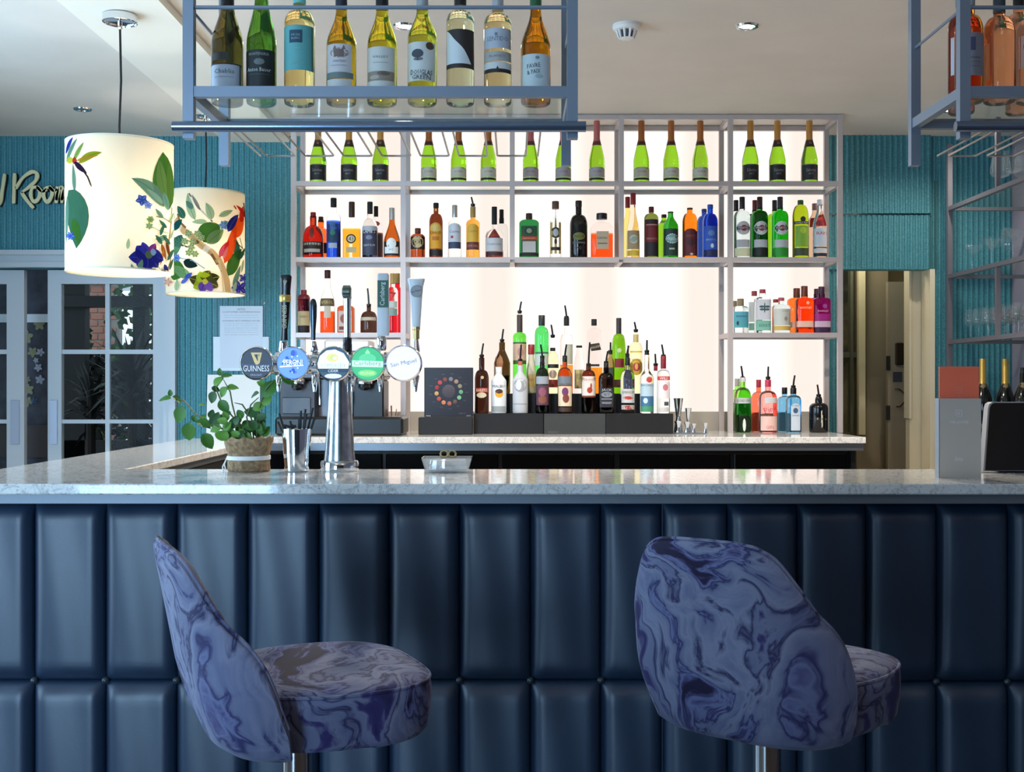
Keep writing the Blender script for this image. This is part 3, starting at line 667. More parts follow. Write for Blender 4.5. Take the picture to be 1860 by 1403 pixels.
SB('deep blue sherry bottle in front at the right of the fourth bay', 1290, 28, S2, 405, 388, 372, 10, 'r', G((30, 84, 220)), group=g2, sleeve=[(379, 360, M((40, 80, 180), .3), 'capsule')],
   lab=[('r', -.85, .85, 412, 455, (44, 84, 180)), ('e', 0, 425, 6, 5, (90, 130, 190)), ('t', 'BRISTOL', 0, 437, 18, 3.5, (150, 180, 220)), ('e', .1, 448, 3, 4, (200, 214, 230)), ('r', -.9, .9, 456, 467, (16, 30, 76))])
SB('deep blue sherry bottle partly behind the front blue one', 1279, 26, S2, 406, 392, 380, 9, 'r', G((40, 76, 170)), back=True, group=g2, sleeve=[(386, 366, M((50, 76, 160), .3), 'capsule')])
# bay 5
def vermouth(cx, glass, lo, label, capm):
    SB(label, cx, 30, S2, 396, 383, 378, 11, 'o', glass, cap=(380, 358, 10, capm), group=g2,
       lab=[('e', 0, 416, 12.5, 12.5, (206, 208, 212)), ('e', .05, 416, 5.5, 5.5, (150, 40, 44)), ('r', -.78, .82, 413.5, 418.5, (40, 34, 40)), ('t', 'MARTINI', 0, 416, 19, 3.6, (235, 235, 235)), ('r', -.8, .8, 437, 451, (190, 194, 198)), ('r', -.95, .95, 452, 467, lo)])
DC = M((40, 38, 48), .4)
vermouth(1348, WATER, (226, 230, 190), 'clear vermouth bottle with round silver emblem, left of rightmost bay', DC)
vermouth(1380, GRN2, (18, 26, 24), 'dark green vermouth bottle with round silver emblem', M((60, 30, 34), .4))
vermouth(1417, G((40, 190, 60)), (40, 150, 50), 'bright green vermouth bottle with round silver emblem', DC)
for cx, gl, cm, lb in ((1337, WATER, DC, 'clear vermouth bottle behind, next to the frame upright of the rightmost bay'), (1371, DGRN, M((120, 44, 44), .4), 'dark vermouth bottle with red-brown cap behind the dark green one'), (1407, GRN, DC, 'lime green vermouth bottle showing between the two green ones')):
    SB(lb, cx, 29, S2, 398, 388, 382, 10, 'o', gl, back=True, cap=(384, 364, 9, cm), group=g2)
SB('yellow-green vermouth bottle with capsule and dark shoulder crest', 1454, 29, S2, 396, 372, 364, 10, 'r', G((170, 200, 30)), group=g2, sleeve=[(372, 355, M((50, 84, 40), .4), 'capsule')],
   lab=[('e', .1, 400, 5, 5, (40, 44, 34)), ('r', -.9, .9, 403.5, 409, (52, 56, 48)), ('t', 'NOILLY PRAT', 0, 406.3, 22, 3.5, (220, 220, 210)), ('r', -.8, .8, 412, 450, (130, 176, 50)), ('e', .1, 420, 6, 6, (176, 206, 60)), ('r', -.9, .9, 452, 466, (60, 72, 40))])
SB('clear raki bottle with white label and red lettering, right end of second shelf', 1489, 25, S2, 412, 378, 371, 10, 's', WATER, cap=(374, 363, 10, WHC), group=g2,
   lab=[('e', -.2, 407, 7, 5, (150, 40, 50)), ('r', -.95, .95, 416, 449, (206, 210, 218)), ('t', 'RAKI', .1, 425, 19, 6, (180, 44, 60)), ('r', -.95, .95, 450, 452, (60, 50, 66)), ('r', -.95, .95, 453, 460, (206, 210, 218)), ('r', -.95, .95, 461, 467, (34, 40, 54))])
SB('red and clear bottle behind the white-labelled raki', 1480, 24, S2, 404, 386, 379, 9, 's', G((220, 190, 160), .01, 1.3), back=True, cap=(382, 370, 10, M((150, 110, 110), .5)), group=g2, lab=[('r', -.9, .9, 397, 414, (206, 40, 34))])
# third shelf, left bay
g3 = 'bottles on the third shelf left bay'
SB('dark cherry liqueur bottle with cream label, left end of third shelf', 552, 22, S3, 544, 535, 527, 10, 'r', G((90, 20, 34)), group=g3, sleeve=[(544, 523, M((120, 30, 40), .4), 'capsule')],
   lab=[('r', -.95, .95, 566, 592, (190, 174, 130)), ('t', 'CHERRY', 0, 576, 16, 4, (90, 60, 50)), ('r', -.97, .97, 593, 604, (20, 16, 18))])
SB('bright orange aperitif bottle with clear shoulders and slanted label', 595, 27, S3, 552, 518, 500, 11, 's', G((255, 84, 34)), up=(566, CLEAR), cap=(506, 491, 11, M((66, 28, 34), .5)), group=g3,
   lab=[('r', -.95, .95, 543, 557, (96, 82, 50)), ('t', 'APEROL', 0, 550, 22, 6, (200, 180, 120)), ('r', -.3, .55, 557, 578, (190, 180, 160))])
SB('square amber orange-liqueur bottle behind the tallest chrome tap', 629, 31, S3, 562, 555, 548, 10, 'r', G((190, 90, 50)), cap=(556, 540, 11, M((160, 60, 40), .5)), group=g3, e=5,
   lab=[('r', -.8, .75, 566, 603, (184, 170, 160)), ('e', 0, 580, 9, 9, (140, 70, 60)), ('r', -.7, .65, 594, 600, (110, 44, 40))])
SB('round-bellied dark decanter bottle with tall pourer on third shelf', 670, 31, S3, 585, 565, 556, 8, 'o', G((76, 50, 40)), pour=(556, 524), group=g3,
   lab=[('r', -.9, .9, 577, 583, (180, 170, 150))])
for i, (cx, b, lb) in enumerate(((713, False, 'red bottle with gold cap beside the upright, front of two'), (722, True, 'red bottle with gold cap right against the upright, rear of two'))):
    SB(lb, cx, 20, S3, 533, 522, 514, 9, 'r', G((226, 30, 46)), back=b, up=(572, CLEAR) if not b else None, cap=(516, 497, 9, M((176, 140, 74), .4)), group=g3,
       lab=[('e', 0, 536, 8, 9, (226, 50, 50), 3, .4), ('r', -.9, .9, 548, 560, (176, 186, 180)), ('r', -.9, .9, 561, 574, (120, 150, 140))] if not b else ())
# third shelf, right bay
g4 = 'gin bottles on the third shelf right bay'
SB('small clear gin bottle with teal label and cork, left of right bay', 1345, 29, S3, 562, 556, 550, 10, 'r', WATER, cap=(556, 543, 12, M((150, 132, 100), .7)), group=g4, name='gin_bottle',
   lab=[('r', -.9, .95, 567, 596, (90, 176, 190)), ('r', -.7, .7, 574, 577, (70, 130, 170)), ('e', -.5, 588, 2, 4, (40, 60, 60))])
SB('small cork-topped gin bottle behind the teal-labelled one', 1334, 20, S3, 566, 560, 554, 8, 'r', WATER, back=True, cap=(558, 547, 9, M((150, 132, 100), .7)), group=g4, name='gin_bottle', lab=[('r', -.9, .9, 570, 592, (100, 170, 176))])
SB('tall white gin bottle with dark leaf emblem and mint band', 1385, 29, S3, 545, 540, 531, 11, 'r', WATER, cap=(533, 526, 11, M((176, 60, 70), .5)), e=4, dr=.8, group=g4, name='gin_bottle',
   lab=[('r', -.95, .95, 545, 582, (214, 216, 222)), ('e', .1, 560, 1.2, 10, (50, 74, 86), 8), ('e', -.25, 558, 5, 2.2, (60, 96, 100), 8, .6), ('e', .45, 558, 5, 2.2, (60, 96, 100), 8, -.6), ('e', -.2, 563, 5, 2, (60, 96, 100), 8), ('e', .4, 563, 5, 2, (60, 96, 100), 8), ('r', -.95, .95, 583, 601, (130, 190, 170)), ('t', 'BERRY', .1, 592, 20, 5, (60, 120, 100))])
SB('white gin bottle with red stopper behind the leaf-emblem gin', 1370, 26, S3, 550, 544, 536, 10, 'r', WATER, back=True, cap=(538, 529, 10, M((170, 70, 76), .5)), e=4, group=g4, name='gin_bottle', lab=[('r', -.9, .9, 550, 586, (214, 218, 220)), ('r', -.9, .9, 588, 601, (120, 176, 160))])
SB('short white gin bottle with pink stopper and gold foot band', 1419, 33, S3, 559, 553, 546, 11, 'r', WATER, cap=(547, 541, 11, M((190, 80, 90), .5)), group=g4, name='gin_bottle',
   lab=[('r', -.9, .95, 562, 592, (206, 206, 196)), ('t', 'GIN', .2, 566, 12, 3, (150, 150, 140)), ('e', .3, 580, 3, 4, (150, 150, 140)), ('r', -.9, .95, 593, 601, (214, 176, 90))])
SB('short white gin bottle with red stopper just behind the gold-footed one', 1409, 28, S3, 562, 556, 549, 10, 'r', WATER, back=True, cap=(550, 544, 10, M((176, 60, 70), .5)), group=g4, name='gin_bottle')
for cx, b, lb in ((1461, False, 'bright orange gin bottle with copper cap, front of the orange pair'), (1447, True, 'bright orange gin bottle with brown cap, rear of the orange pair')):
    SB(lb, cx, 33, S3, 547, 541, 534, 12, 'r', G((255, 130, 40)), back=b, cap=(539 if not b else 543, 520 if not b else 524, 12, M((110, 56, 40), .4, .3)), e=3, dr=.8, group=g4, name='gin_bottle',
       lab=[('t', 'WHITLEY', 0, 560, 22, 3.5, (255, 210, 180)), ('e', .2, 551, 3, 3, (255, 190, 150)), ('r', -.97, .97, 584, 595, (240, 190, 170))] if not b else [('r', -.97, .97, 586, 596, (240, 190, 170))])
for cx, b, lb in ((1492, False, 'violet gin bottle, front of the purple pair'), (1484, True, 'violet gin bottle, rear of the purple pair')):
    SB(lb, cx, 32, S3, 547, 541, 534, 12, 'r', G((170, 20, 140)), back=b, cap=(540 if not b else 544, 521 if not b else 525, 11, M((74, 34, 60), .4, .3)), e=3, dr=.8, group=g4, name='gin_bottle',
       lab=[('t', 'WHITLEY', 0, 566, 20, 3, (230, 190, 220)), ('e', .2, 557, 4, 4, (150, 70, 140)), ('r', -.97, .97, 571, 583, (160, 20, 120)), ('r', -.97, .97, 584, 595, (206, 176, 196)), ('r', -.97, .97, 596, 604, (50, 20, 60))] if not b else ())
# counter, right bay
g5 = 'gin bottles on the back counter right bay'
def CB(label, cx, wd, ysh, ynk, yt, nw, style, glass, back=False, **k):
    return bottle('gin_bottle', label, cx, wd, 6.30 if not back else 6.43, BZ, ysh, ynk, yt, nw, style, glass, group=g5, **k)
CB('green gin bottle with white band and pourer on the back counter', 1349, 31, 724, 704, 690, 10, 'r', G((40, 130, 50)), up=(725, G((150, 230, 90))), pour=(688, 665),
   lab=[('r', -.95, .95, 723, 733, (190, 196, 192)), ('t', "GORDON'S", 0, 728, 25, 5, (90, 100, 96)), ('e', .1, 738, 2, 3, (20, 60, 30)), ('e', 0, 772, 3, 12, (220, 230, 220), 8)], cap=(694, 686, 11, WHC))
CB('green gin bottle with white cap behind the pourer-topped green one', 1339, 28, 726, 708, 702, 9, 'r', G((80, 150, 60)), back=True, up=(728, G((150, 230, 90))), cap=(702, 688, 9, M((176, 176, 168), .5)), lab=[('r', -.9, .9, 724, 732, (196, 200, 200))])
CB('pink gin bottle with red cap, pourer and pink script on back counter', 1395, 33, 726, 710, 702, 10, 'r', G((244, 170, 160), .01, 1.3), cap=(703, 690, 11, M((196, 50, 80), .4)), pour=(688, 666),
   lab=[('r', -.5, .85, 722, 732, (206, 206, 206)), ('t', 'Pink', .1, 743, 24, 10, (206, 60, 90), .3), ('r', -.9, .9, 756, 782, (232, 190, 180)), ('t', 'GIN', 0, 776, 14, 6, (200, 90, 80))])
CB('orange-pink gin bottle with red cap behind the pink one', 1378, 27, 726, 712, 704, 9, 'r', G((250, 120, 90)), back=True, cap=(704, 690, 9, M((196, 50, 70), .4)))
CB('pale blue square gin bottle with arched portrait label and pourer', 1441, 27, 729, 718, 713, 10, 'r', LBLUE, cap=(716, 705, 11, BLACK), pour=(704, 682), e=4, dr=.8,
   lab=[('r', -.5, .75, 739, 782, (200, 210, 222)), ('e', .12, 740, 8.5, 7, (200, 210, 222)), ('e', .12, 746, 4.5, 5, (60, 90, 120)), ('t', 'BOMBAY', .12, 737, 12, 2.5, (60, 80, 110)), ('t', 'SAPPHIRE', .12, 755, 13, 2.5, (60, 80, 110))])
CB('pale blue square gin bottle with black stopper behind the front blue one', 1425, 25, 729, 720, 714, 9, 'r', LBLUE, back=True, cap=(716, 704, 10, BLACK), e=4)
CB('black apothecary gin bottle with white diamond label on back counter', 1487, 34, 742, 732, 724, 13, 'r', DARK, cap=(732, 721, 11, BLACK), pour=(720, 699),
   lab=[('e', .1, 761, 17, 16, (206, 202, 186), 4, 0), ('t', "HENDRICK'S", .1, 761, 24, 4, (60, 56, 50))])
# ------------------------------------------------------------------ riser boxes and the centre group
RZ1, RZ2 = 1.198, 1.300
def riser(px0, px1, Y0, Y1, z0, z1, label):
    o = MB().cbox(0, WX(px1, Y0)-WX(px0, Y0), 0, Y1-Y0, 0, z1-z0, .002).build('bottle_riser', M((18, 18, 21), .45)); o.location = (WX(px0, Y0), Y0, z0)
    return tag(o, label, 'riser', 'black bottle risers')
riser(860, 987, 6.10, 6.215, BZ, RZ1, 'low black riser box under the white and dark brown bottles')
riser(988, 1100, 6.11, 6.215, BZ, RZ1, 'middle low black riser box behind the clear card holder')
riser(1101, 1223, 6.10, 6.215, BZ, RZ1, 'low black riser box under the bottles beside the steel jiggers')
riser(896, 1166, 6.22, 6.40, BZ, RZ2, 'taller black riser box carrying the rear row of bottles')
g6, g7 = 'front row bottles on the low risers', 'rear row bottles on the tall riser'
def FB(label, cx, wd, ysh, ynk, yt, nw, style, glass, **k): return bottle('spirit_bottle', label, cx, wd, 6.157, RZ1, ysh, ynk, yt, nw, style, glass, group=g6, **k)
def RB(label, cx, wd, ysh, ynk, yt, nw, style, glass, **k): return bottle('spirit_bottle', label, cx, wd, k.pop('Y', 6.285), k.pop('bz', RZ2), ysh, ynk, yt, nw, style, glass, group=g7, **k)
FB('dark brown cream liqueur bottle with pourer, leftmost of the front row', 875, 26, 690, 672, 650, 10, 'r', DBROWN, pour=(648, 624),
   lab=[('r', -.9, .9, 705, 713, (170, 60, 50)), ('t', 'BAILEYS', 0, 709, 19, 5, (235, 225, 200)), ('e', 0, 718, 9, 5, (206, 200, 170)), ('e', .1, 686, 3, 3, (190, 170, 130))])
FB('white coconut rum bottle with palm sunset emblem', 906, 28, 694, 678, 670, 11, 's', M((222, 226, 232), .35), cap=(680, 667, 12, WHC),
   lab=[('t', 'MALIBU', 0, 702, 22, 5, (30, 30, 34)), ('e', .05, 715, 7.5, 7.5, (226, 160, 40)), ('e', .05, 711, 7, 4, (60, 40, 30)), ('r', -.9, .9, 738, 748, (150, 156, 158))])
FB('frosted white bottle with silver oval badge and pourer', 945, 28, 692, 674, 664, 10, 's', M((190, 194, 200), .4), pour=(656, 626), cap=(664, 655, 8, M((190, 90, 80), .5)),
   lab=[('e', 0, 700, 11.5, 12.5, (150, 154, 164)), ('e', -.2, 700, 5, 9, (214, 216, 220)), ('r', -.9, .9, 733, 735, (150, 154, 160))])
FB('dark spiced rum bottle with purple and rust label', 985, 25, 688, 668, 658, 9, 'r', G((70, 44, 60)), pour=(650, 626), cap=(658, 649, 8, BLACK),
   lab=[('r', -.9, .9, 684, 698, (150, 156, 166)), ('r', -.9, .9, 700, 736, (84, 50, 70)), ('e', 0, 712, 7, 8, (140, 80, 100)), ('e', 0, 726, 8, 7, (130, 76, 60))])
FB('spiced rum bottle with cream label and purple captain-like figure', 1026, 27, 686, 668, 658, 9, 'r', G((200, 120, 60)), pour=(650, 626), cap=(658, 649, 9, BLACK),
   lab=[('r', -.93, .93, 684, 700, (110, 120, 130)), ('r', -.9, .9, 702, 738, (222, 206, 178)), ('e', 0, 712, 6, 8, (110, 50, 100)), ('e', .1, 724, 6, 8, (120, 60, 50)), ('t', 'SPICED', 0, 699, 20, 4, (40, 36, 36)), ('r', -.93, .93, 740, 748, (60, 40, 34))])
FB('whisky bottle with white label and red game bird', 1069, 26, 688, 672, 664, 9, 'r', G((120, 64, 24)), pour=(664, 622), cap=(672, 662, 8, M((200, 190, 180), .4)),
   lab=[('r', -.95, .95, 684, 719, (224, 210, 202)), ('e', .1, 709, 5, 5.5, (170, 60, 40)), ('e', .3, 702, 1.6, 6, (160, 50, 40), 8), ('t', 'GROUSE', 0, 690, 20, 4, (190, 120, 110)), ('r', -.95, .95, 719.5, 722, (120, 60, 40))])
FB('square dark whiskey bottle with black label and white lettering', 1101, 28, 690, 677, 668, 10, 'r', G((50, 34, 26)), pour=(660, 638), cap=(678, 660, 9, BLACK), e=5,
   lab=[('r', -.9, .9, 705, 740, (34, 36, 44)), ('t', "JACK", 0, 709, 18, 5, (190, 196, 206)), ('e', 0, 717, 10, 5, (130, 136, 146)), ('t', 'Nº7', 0, 717, 10, 5, (30, 30, 36)), ('r', -.7, .7, 724, 726, (130, 136, 146)), ('t', 'WHISKEY', 0, 732, 18, 4, (190, 196, 206))])
FB('clear vodka bottle with silver label and two red ribbons', 1140, 26, 690, 672, 660, 9, 'r', WATER, pour=(654, 628), cap=(664, 652, 9, BLACK),
   lab=[('r', -.9, .9, 707, 732, (196, 196, 196)), ('t', 'SMIRNOFF', 0, 713, 22, 5, (50, 44, 44)), ('e', 0, 723, 9, 3, (180, 60, 50)), ('r', -.9, .9, 736, 744, (190, 180, 176)), ('e', 0, 741, 10, 4, (150, 60, 50))])
FB('clear white rum bottle with red disc and ice-blue lower label', 1175, 25, 688, 670, 642, 9, 's', WATER, pour=(640, 618), cap=(645, 638, 8, BLACK),
   lab=[('e', .25, 690, 5.5, 5.5, (190, 70, 60)), ('r', -.95, .95, 697, 720, (176, 200, 214)), ('t', 'BACARDI', 0, 700, 22, 4, (60, 70, 90)), ('r', -.95, .95, 720, 738, (60, 110, 150)), ('e', -.3, 728, 4, 5, (200, 220, 230)), ('r', -.95, .95, 738, 748, (70, 150, 110))])
FB('clear flavoured vodka bottle with red top band, right end of front row', 1205, 24, 684, 672, 664, 9, 'r', WATER, pour=(648, 626), cap=(670, 647, 10, M((130, 24, 40), .4)),
   lab=[('r', -.93, .93, 684, 691, (206, 66, 60)), ('t', 'WILD', 0, 687.5, 16, 4, (240, 230, 230)), ('r', -.9, .9, 693, 724, (226, 220, 222)), ('e', .2, 704, 5, 6, (200, 120, 130)), ('r', .0, .7, 730, 737, (70, 70, 84)), ('r', -.9, .9, 740, 748, (210, 206, 200))])
RB('brown and green bottle standing behind the white coconut rum', 912, 30, 660, 636, 622, 11, 'c', G((80, 60, 30)), pour=(620, 598), lab=[('e', -.4, 660, 8, 16, (150, 100, 60), 10), ('r', -.9, .9, 682, 720, (30, 28, 26))])
RB('vivid green apple liqueur bottle with tan label and tall pourer', 944, 25, 614, 604, 572, 10, 'r', G((110, 226, 80)), pour=(568, 548), sleeve=[(604, 571, M((60, 48, 42), .4), 'capsule')],
   lab=[('r', -.95, .95, 622, 660, (196, 166, 140)), ('r', -.95, .95, 622, 625, (70, 90, 60)), ('r', -.95, .95, 655, 662, (60, 90, 30)), ('e', .1, 640, 6, 8, (176, 130, 120))])
RB('small cream bottle with red cap between the two green ones', 965, 17, 676, 646, 642, 10, 's', M((206, 196, 170), .4), cap=(644, 626, 12, M((150, 34, 34), .4)), lab=[('r', -.95, .95, 680, 704, (206, 170, 110)), ('t', 'SHOT', 0, 690, 12, 5, (120, 84, 40))])
RB('bright green bottle with dark cap, second green in the rear row', 984, 26, 610, 594, 586, 11, 'r', G((90, 220, 110)), cap=(592, 573, 12, M((30, 40, 34), .4)), lab=[('r', -.95, .95, 644, 664, (190, 206, 200)), ('r', -.9, .9, 640, 643, (70, 100, 90))])
RB('clear bottle with dark neck seal and black label band in rear row', 1004, 22, 660, 640, 632, 9, 'r', PALE, pour=(612, 590), sleeve=[(638, 616, BLACKM, 'neck_seal')], lab=[('r', -.95, .95, 662, 669, (40, 40, 36)), ('e', 0, 680, 7, 8, (200, 176, 160)), ('r', -.95, .95, 690, 704, (150, 60, 50))])
RB('tall clear whisky bottle with amber drink and black stopper', 1029, 24, 622, 606, 596, 9, 'r', G((255, 150, 60)), up=(663, CLEAR), pour=(578, 555), cap=(592, 577, 10, BLACKM), lab=[('r', -.2, .9, 626, 662, (190, 190, 172))])
RB('slim clear long-necked bottle with black rim and tan label', 1052, 19, 662, 636, 630, 10, 's', CLEAR, cap=(632, 628, 11, BLACKM), lab=[('r', -.9, .9, 672, 706, (196, 180, 130)), ('e', 0, 684, 6, 6, (150, 150, 90))])
RB('square whisky bottle with slanted black label and amber drink', 1079, 30, 606, 596, 592, 10, 'r', G((255, 160, 50)), up=(668, CLEAR), cap=(592, 580, 10, BLACKM), e=5, dr=.8,
   lab=[('e', .1, 631, 13, 9, (40, 38, 38), 4, PI/4+.2), ('t', 'WALKER', .1, 631, 18, 4, (190, 170, 120), .25), ('r', -.7, .6, 662, 666, (40, 36, 36))])
RB('green cognac bottle with round belly and long dark neck', 1124, 25, 636, 606, 578, 9, 'o', G((120, 190, 20)), sleeve=[(606, 573, M((46, 40, 40), .35), 'capsule')], lab=[('e', 0, 637, 4, 4, (190, 200, 150)), ('r', -.7, .7, 652, 668, (120, 30, 34)), ('r', -.9, .9, 690, 704, (90, 60, 50))])
RB('clear gold-necked rum bottle with round yellow emblem', 1155, 24, 636, 622, 606, 9, 'r', PALE, pour=(602, 585), sleeve=[(622, 608, M((196, 176, 110), .4), 'neck_seal')], lab=[('r', -.9, .9, 638, 641, (220, 190, 70)), ('e', 0, 667, 12, 15, (214, 180, 60)), ('e', 0, 667, 7, 8, (170, 50, 60)), ('e', 0, 666, 3, 6, (214, 160, 90)), ('t', 'HAVANA', 0, 654, 16, 4, (120, 60, 20))])
RB('dark bottle with bent pourer behind the square whiskey', 1109, 17, 664, 650, 642, 8, 'r', G((170, 150, 90)), pour=(640, 622), cap=(644, 636, 8, BLACK), lab=[('r', -.9, .9, 668, 700, (60, 76, 60))])
RB('dark bottle with short pourer left of the gold-necked rum', 1139, 15, 670, 655, 648, 8, 'r', G((200, 190, 190), .01, 1.3), pour=(646, 628), cap=(652, 644, 8, BLACK), lab=[('r', -.9, .9, 676, 706, (60, 60, 90))])
RB('slim clear bottle with small red-collared pourer near the end of the row', 1191, 13, 690, 678, 668, 7, 'r', CLEAR, pour=(664, 643), cap=(674, 662, 7, M((150, 30, 50), .4)), bz=RZ1, Y=6.20)
# jiggers, poster, espresso machine and small things on the back counter
jy = 6.16
tr = thing('jigger_tray', 'shallow steel tray under the jiggers at the right end of the risers', 'tray', (WX(1251, jy), jy, BZ))
MB().cbox(-.078, .078, -.06, .06, 0, .006, .002).build('tray_base', STEEL, tr)
def jigger(px, y, z0, h, r, label, n=1):
    t = thing('steel_jigger', label, 'measure', (WX(px, y), y, z0), 0, 'steel bar measures')
    MB().lathe([(r, 0), (r*1.02, .002), (r*.5, h*.42), (r*.5, h*.46), (r*1.1, h), (r*1.02, h), (r*.45, h*.5)], n=20).build('measure_body', CHROME, t)
jt = BZ+.007
jigger(1232, 6.13, jt, .058, .020, 'steel jigger standing closest to the black riser')
jigger(1248, 6.125, jt, .056, .017, 'steel jigger in the middle of the tray')
jigger(1260, 6.13, jt, .046, .013, 'narrow steel jigger near the right end of the tray')
jigger(1281, 6.13, BZ, .056, .012, 'small steel jigger standing alone right of the tray')
jigger(1232, 6.19, jt, .176, .024, 'tall steel measure behind the jiggers, left')
jigger(1250, 6.175, jt, .125, .016, 'tall steel measure behind the jiggers, right')
ps_y = 6.06
bx = MB().cbox(0, WX(858, 6.0)-WX(760, 6.0), 0, .13, 0, .088, .003).build('display_box', M((20, 20, 24), .5)); bx.location = (WX(760, 6.0), 6.0, BZ)
tag(bx, 'low black box carrying the dark poster, left of the risers', 'box')
po = thing('drinks_poster', 'square dark poster with ring of coloured drinks on the black box', 'poster', (WX(815, ps_y), ps_y, BZ+.089))
pw = (859-770)/2*ps_y/F; pz = WZ(668, ps_y)-(BZ+.089)
MB().cbox(-pw, pw, 0, .012, 0, pz, .002).build('board', M((30, 26, 34), .35), po)
pr = MB(); cols = [(176, 60, 70), (150, 44, 50), (190, 150, 90), (170, 70, 60), (200, 120, 70), (160, 90, 80), (90, 70, 60), (110, 170, 130), (90, 150, 110), (130, 120, 100), (150, 120, 100), (110, 110, 120), (120, 60, 60)]
for i, c in enumerate(cols):
    a = PI*.75+i*2*PI/len(cols); cc = (math.cos(a)*.063, pz*.52+math.sin(a)*.063)
    pr.lathe([(.011, 0), (.010, .001)], (0, 0, 0), 12, i)
    for q in range(len(pr.v)-24, len(pr.v)):
        x, y, z = pr.v[q]; pr.v[q] = (cc[0]+x, -.0006-z*.5, cc[1]+y)
n0 = len(pr.v); pr.lathe([(.034, 0), (.033, .001)], n=24, mi=len(cols))
for q in range(n0, len(pr.v)):
    x, y, z = pr.v[q]; pr.v[q] = (x, -.0006-z*.5, pz*.52+y)
for i in range(13):
    a = PI*.75+i*2*PI/13; put_text(pr, 'MIXER', lambda u, v: (math.cos(a)*.094+u, -.0006, pz*.52+math.sin(a)*.090+v), .016, .003, len(cols)+1, 0, 1)
put_text(pr, 'SERVE', lambda u, v: (pw*.55+u, -.0006, .018+v), .034, .005, len(cols)+1, 0, 1)
pr.build('printed_ring', [M(c, .6) for c in cols]+[M((66, 60, 70), .6), M((120, 116, 124), .6)], po)
for s_ in (-1, 1): MB().cbox(s_*pw*.82-.014, s_*pw*.82+.014, -.02, -.001, .0, .008, .002).build('clip', CHROME, po)
ah = thing('card_holder', 'clear acrylic card holder in front of the middle riser', 'card holder', (WX(1044, 6.04), 6.04, BZ))
aw = 56*6.04/F
MB().box(-aw, aw, 0, .003, 0, .105).build('upright_sheet', ACRYL, ah)
MB().box(-aw, aw, -.05, 0, 0, .003).build('foot_sheet', ACRYL, ah)
put_text(pr2 := MB(), 'menu', lambda u, v: (-aw*.7+u, -.012-.0-v*.0, .004+.008+v), .05, .012, 0, 0, 1); pr2.build('print', M((90, 92, 100), .5), ah)
cu = thing('spoon_pot', 'small clear pot of bar spoons between coffee machine and frame upright', 'pot', (WX(713, 6.1), 6.1, BZ))
MB().lathe([(.022, 0), (.028, .002), (.031, .075), (.028, .074), (.024, .006)], n=18).build('pot', thin_glass('cloudy_glass', (.7, .7, .7), .5, .1, .2), cu)
for k in range(7):
    a = k*.9; MB().cyl((math.cos(a)*.01, math.sin(a)*.01, .005), (math.cos(a)*.03+.0, math.sin(a)*.022, .11+.018*(k % 3)), .0022, n=6).build('spoon', M((150, 110, 100), .3, .5), cu)
# espresso machine
em = thing('espresso_machine', 'two-group black and steel espresso machine behind the beer taps', 'coffee machine', (WX(612, 5.95), 5.95, BZ))
k = 5.95/F; x_ = lambda p: (p-612)*k; z_ = lambda p: WZ(p, 5.95)-BZ
DG = M((58, 60, 68), .35)
MB().cbox(x_(508), x_(575), -.02, .24, .012, z_(690), .008).build('left_body', M((44, 46, 54), .4), em)
MB().cbox(x_(640), x_(697), 0, .24, .012, z_(690), .008).build('right_body', BLACK, em)
MB().cbox(x_(572), x_(646), .08, .24, .012, z_(640), .006).build('centre_body', M((110, 112, 118), .35, .4), em)
MB().cbox(x_(590), x_(672), -.02, .2, z_(640), z_(618), .008).build('top_cover', M((196, 196, 200), .35, .3), em)
MB().cbox(x_(508), x_(700), -.05, .24, z_(690), z_(652), .010).build('head_unit', M((60, 58, 62), .3, .3), em)
MB().cbox(x_(505), x_(735), -.085, .22, 0, z_(757), .012).build('drip_tray', BLACK, em)
MB().cbox(x_(514), x_(566), -.028, -.02, z_(752), z_(722), .003).build('left_panel', DG, em)
MB().cbox(x_(600), x_(640), .05, .08, z_(752), z_(705), .003).build('label_panel', M((214, 210, 200), .5), em)
for px in (545, 665):
    g = MB().lathe([(.030, 0), (.040, -.012), (.040, -.03), (.030, -.034)], (x_(px), -.07, z_(690)+.01), 22).build('group_head', CHROME, em)
    MB().lathe([(.028, -.034), (.030, -.05), (.016, -.062), (.001, -.064)], (x_(px), -.07, z_(690)+.01), 18).cyl((x_(px), -.09, z_(690)-.035), (x_(px), -.16, z_(690)-.045), .008, .010, 10).build('portafilter', BLACK, g)
for px in (582, 635):
    MB().tube([(x_(px), -.06, z_(668)), (x_(px)+.006, -.075, z_(700)), (x_(px)+.01, -.08, z_(735))], .004).build('steam_wand', CHROME, em)
# ------------------------------------------------------------------ bar
TZ = 1.104
FY, RY = 2.85, 3.36
ARM0, ARM1, AY = -1.465, -1.105, 5.34
bar = thing('bar_counter', 'long bar clad in padded blue-grey leather under a pale stone top', 'bar', (0, FY, 0))
def slab(mb, pts, z0, z1, b=.003, mi=0):
    # extruded outline with a small chamfer on top and bottom arris
    n = len(pts)
    def inset(d):
        r = []
        for i in range(n):
            p, q, s = Vector(pts[i-1]), Vector(pts[i]), Vector(pts[(i+1) % n])
            a = (q-p).normalized(); c = (s-q).normalized(); na, nc = Vector((-a.y, a.x)), Vector((-c.y, c.x))
            m = na+nc; m = m/max(.2, m.length_squared/2)*1.0
            r.append(q+m*d)
        return r
    rs = [[(p.x, p.y, z) for p in inset(d)] for z, d in ((z0, b), (z0+b, 0), (z1-b, 0), (z1, b))]
    return mb.rings(rs, mi, False)
cr = .09
crn = [(ARM0+cr-cr*math.cos(a), FY+cr-cr*math.sin(a)) for a in [i*PI/2/6 for i in range(7)]]
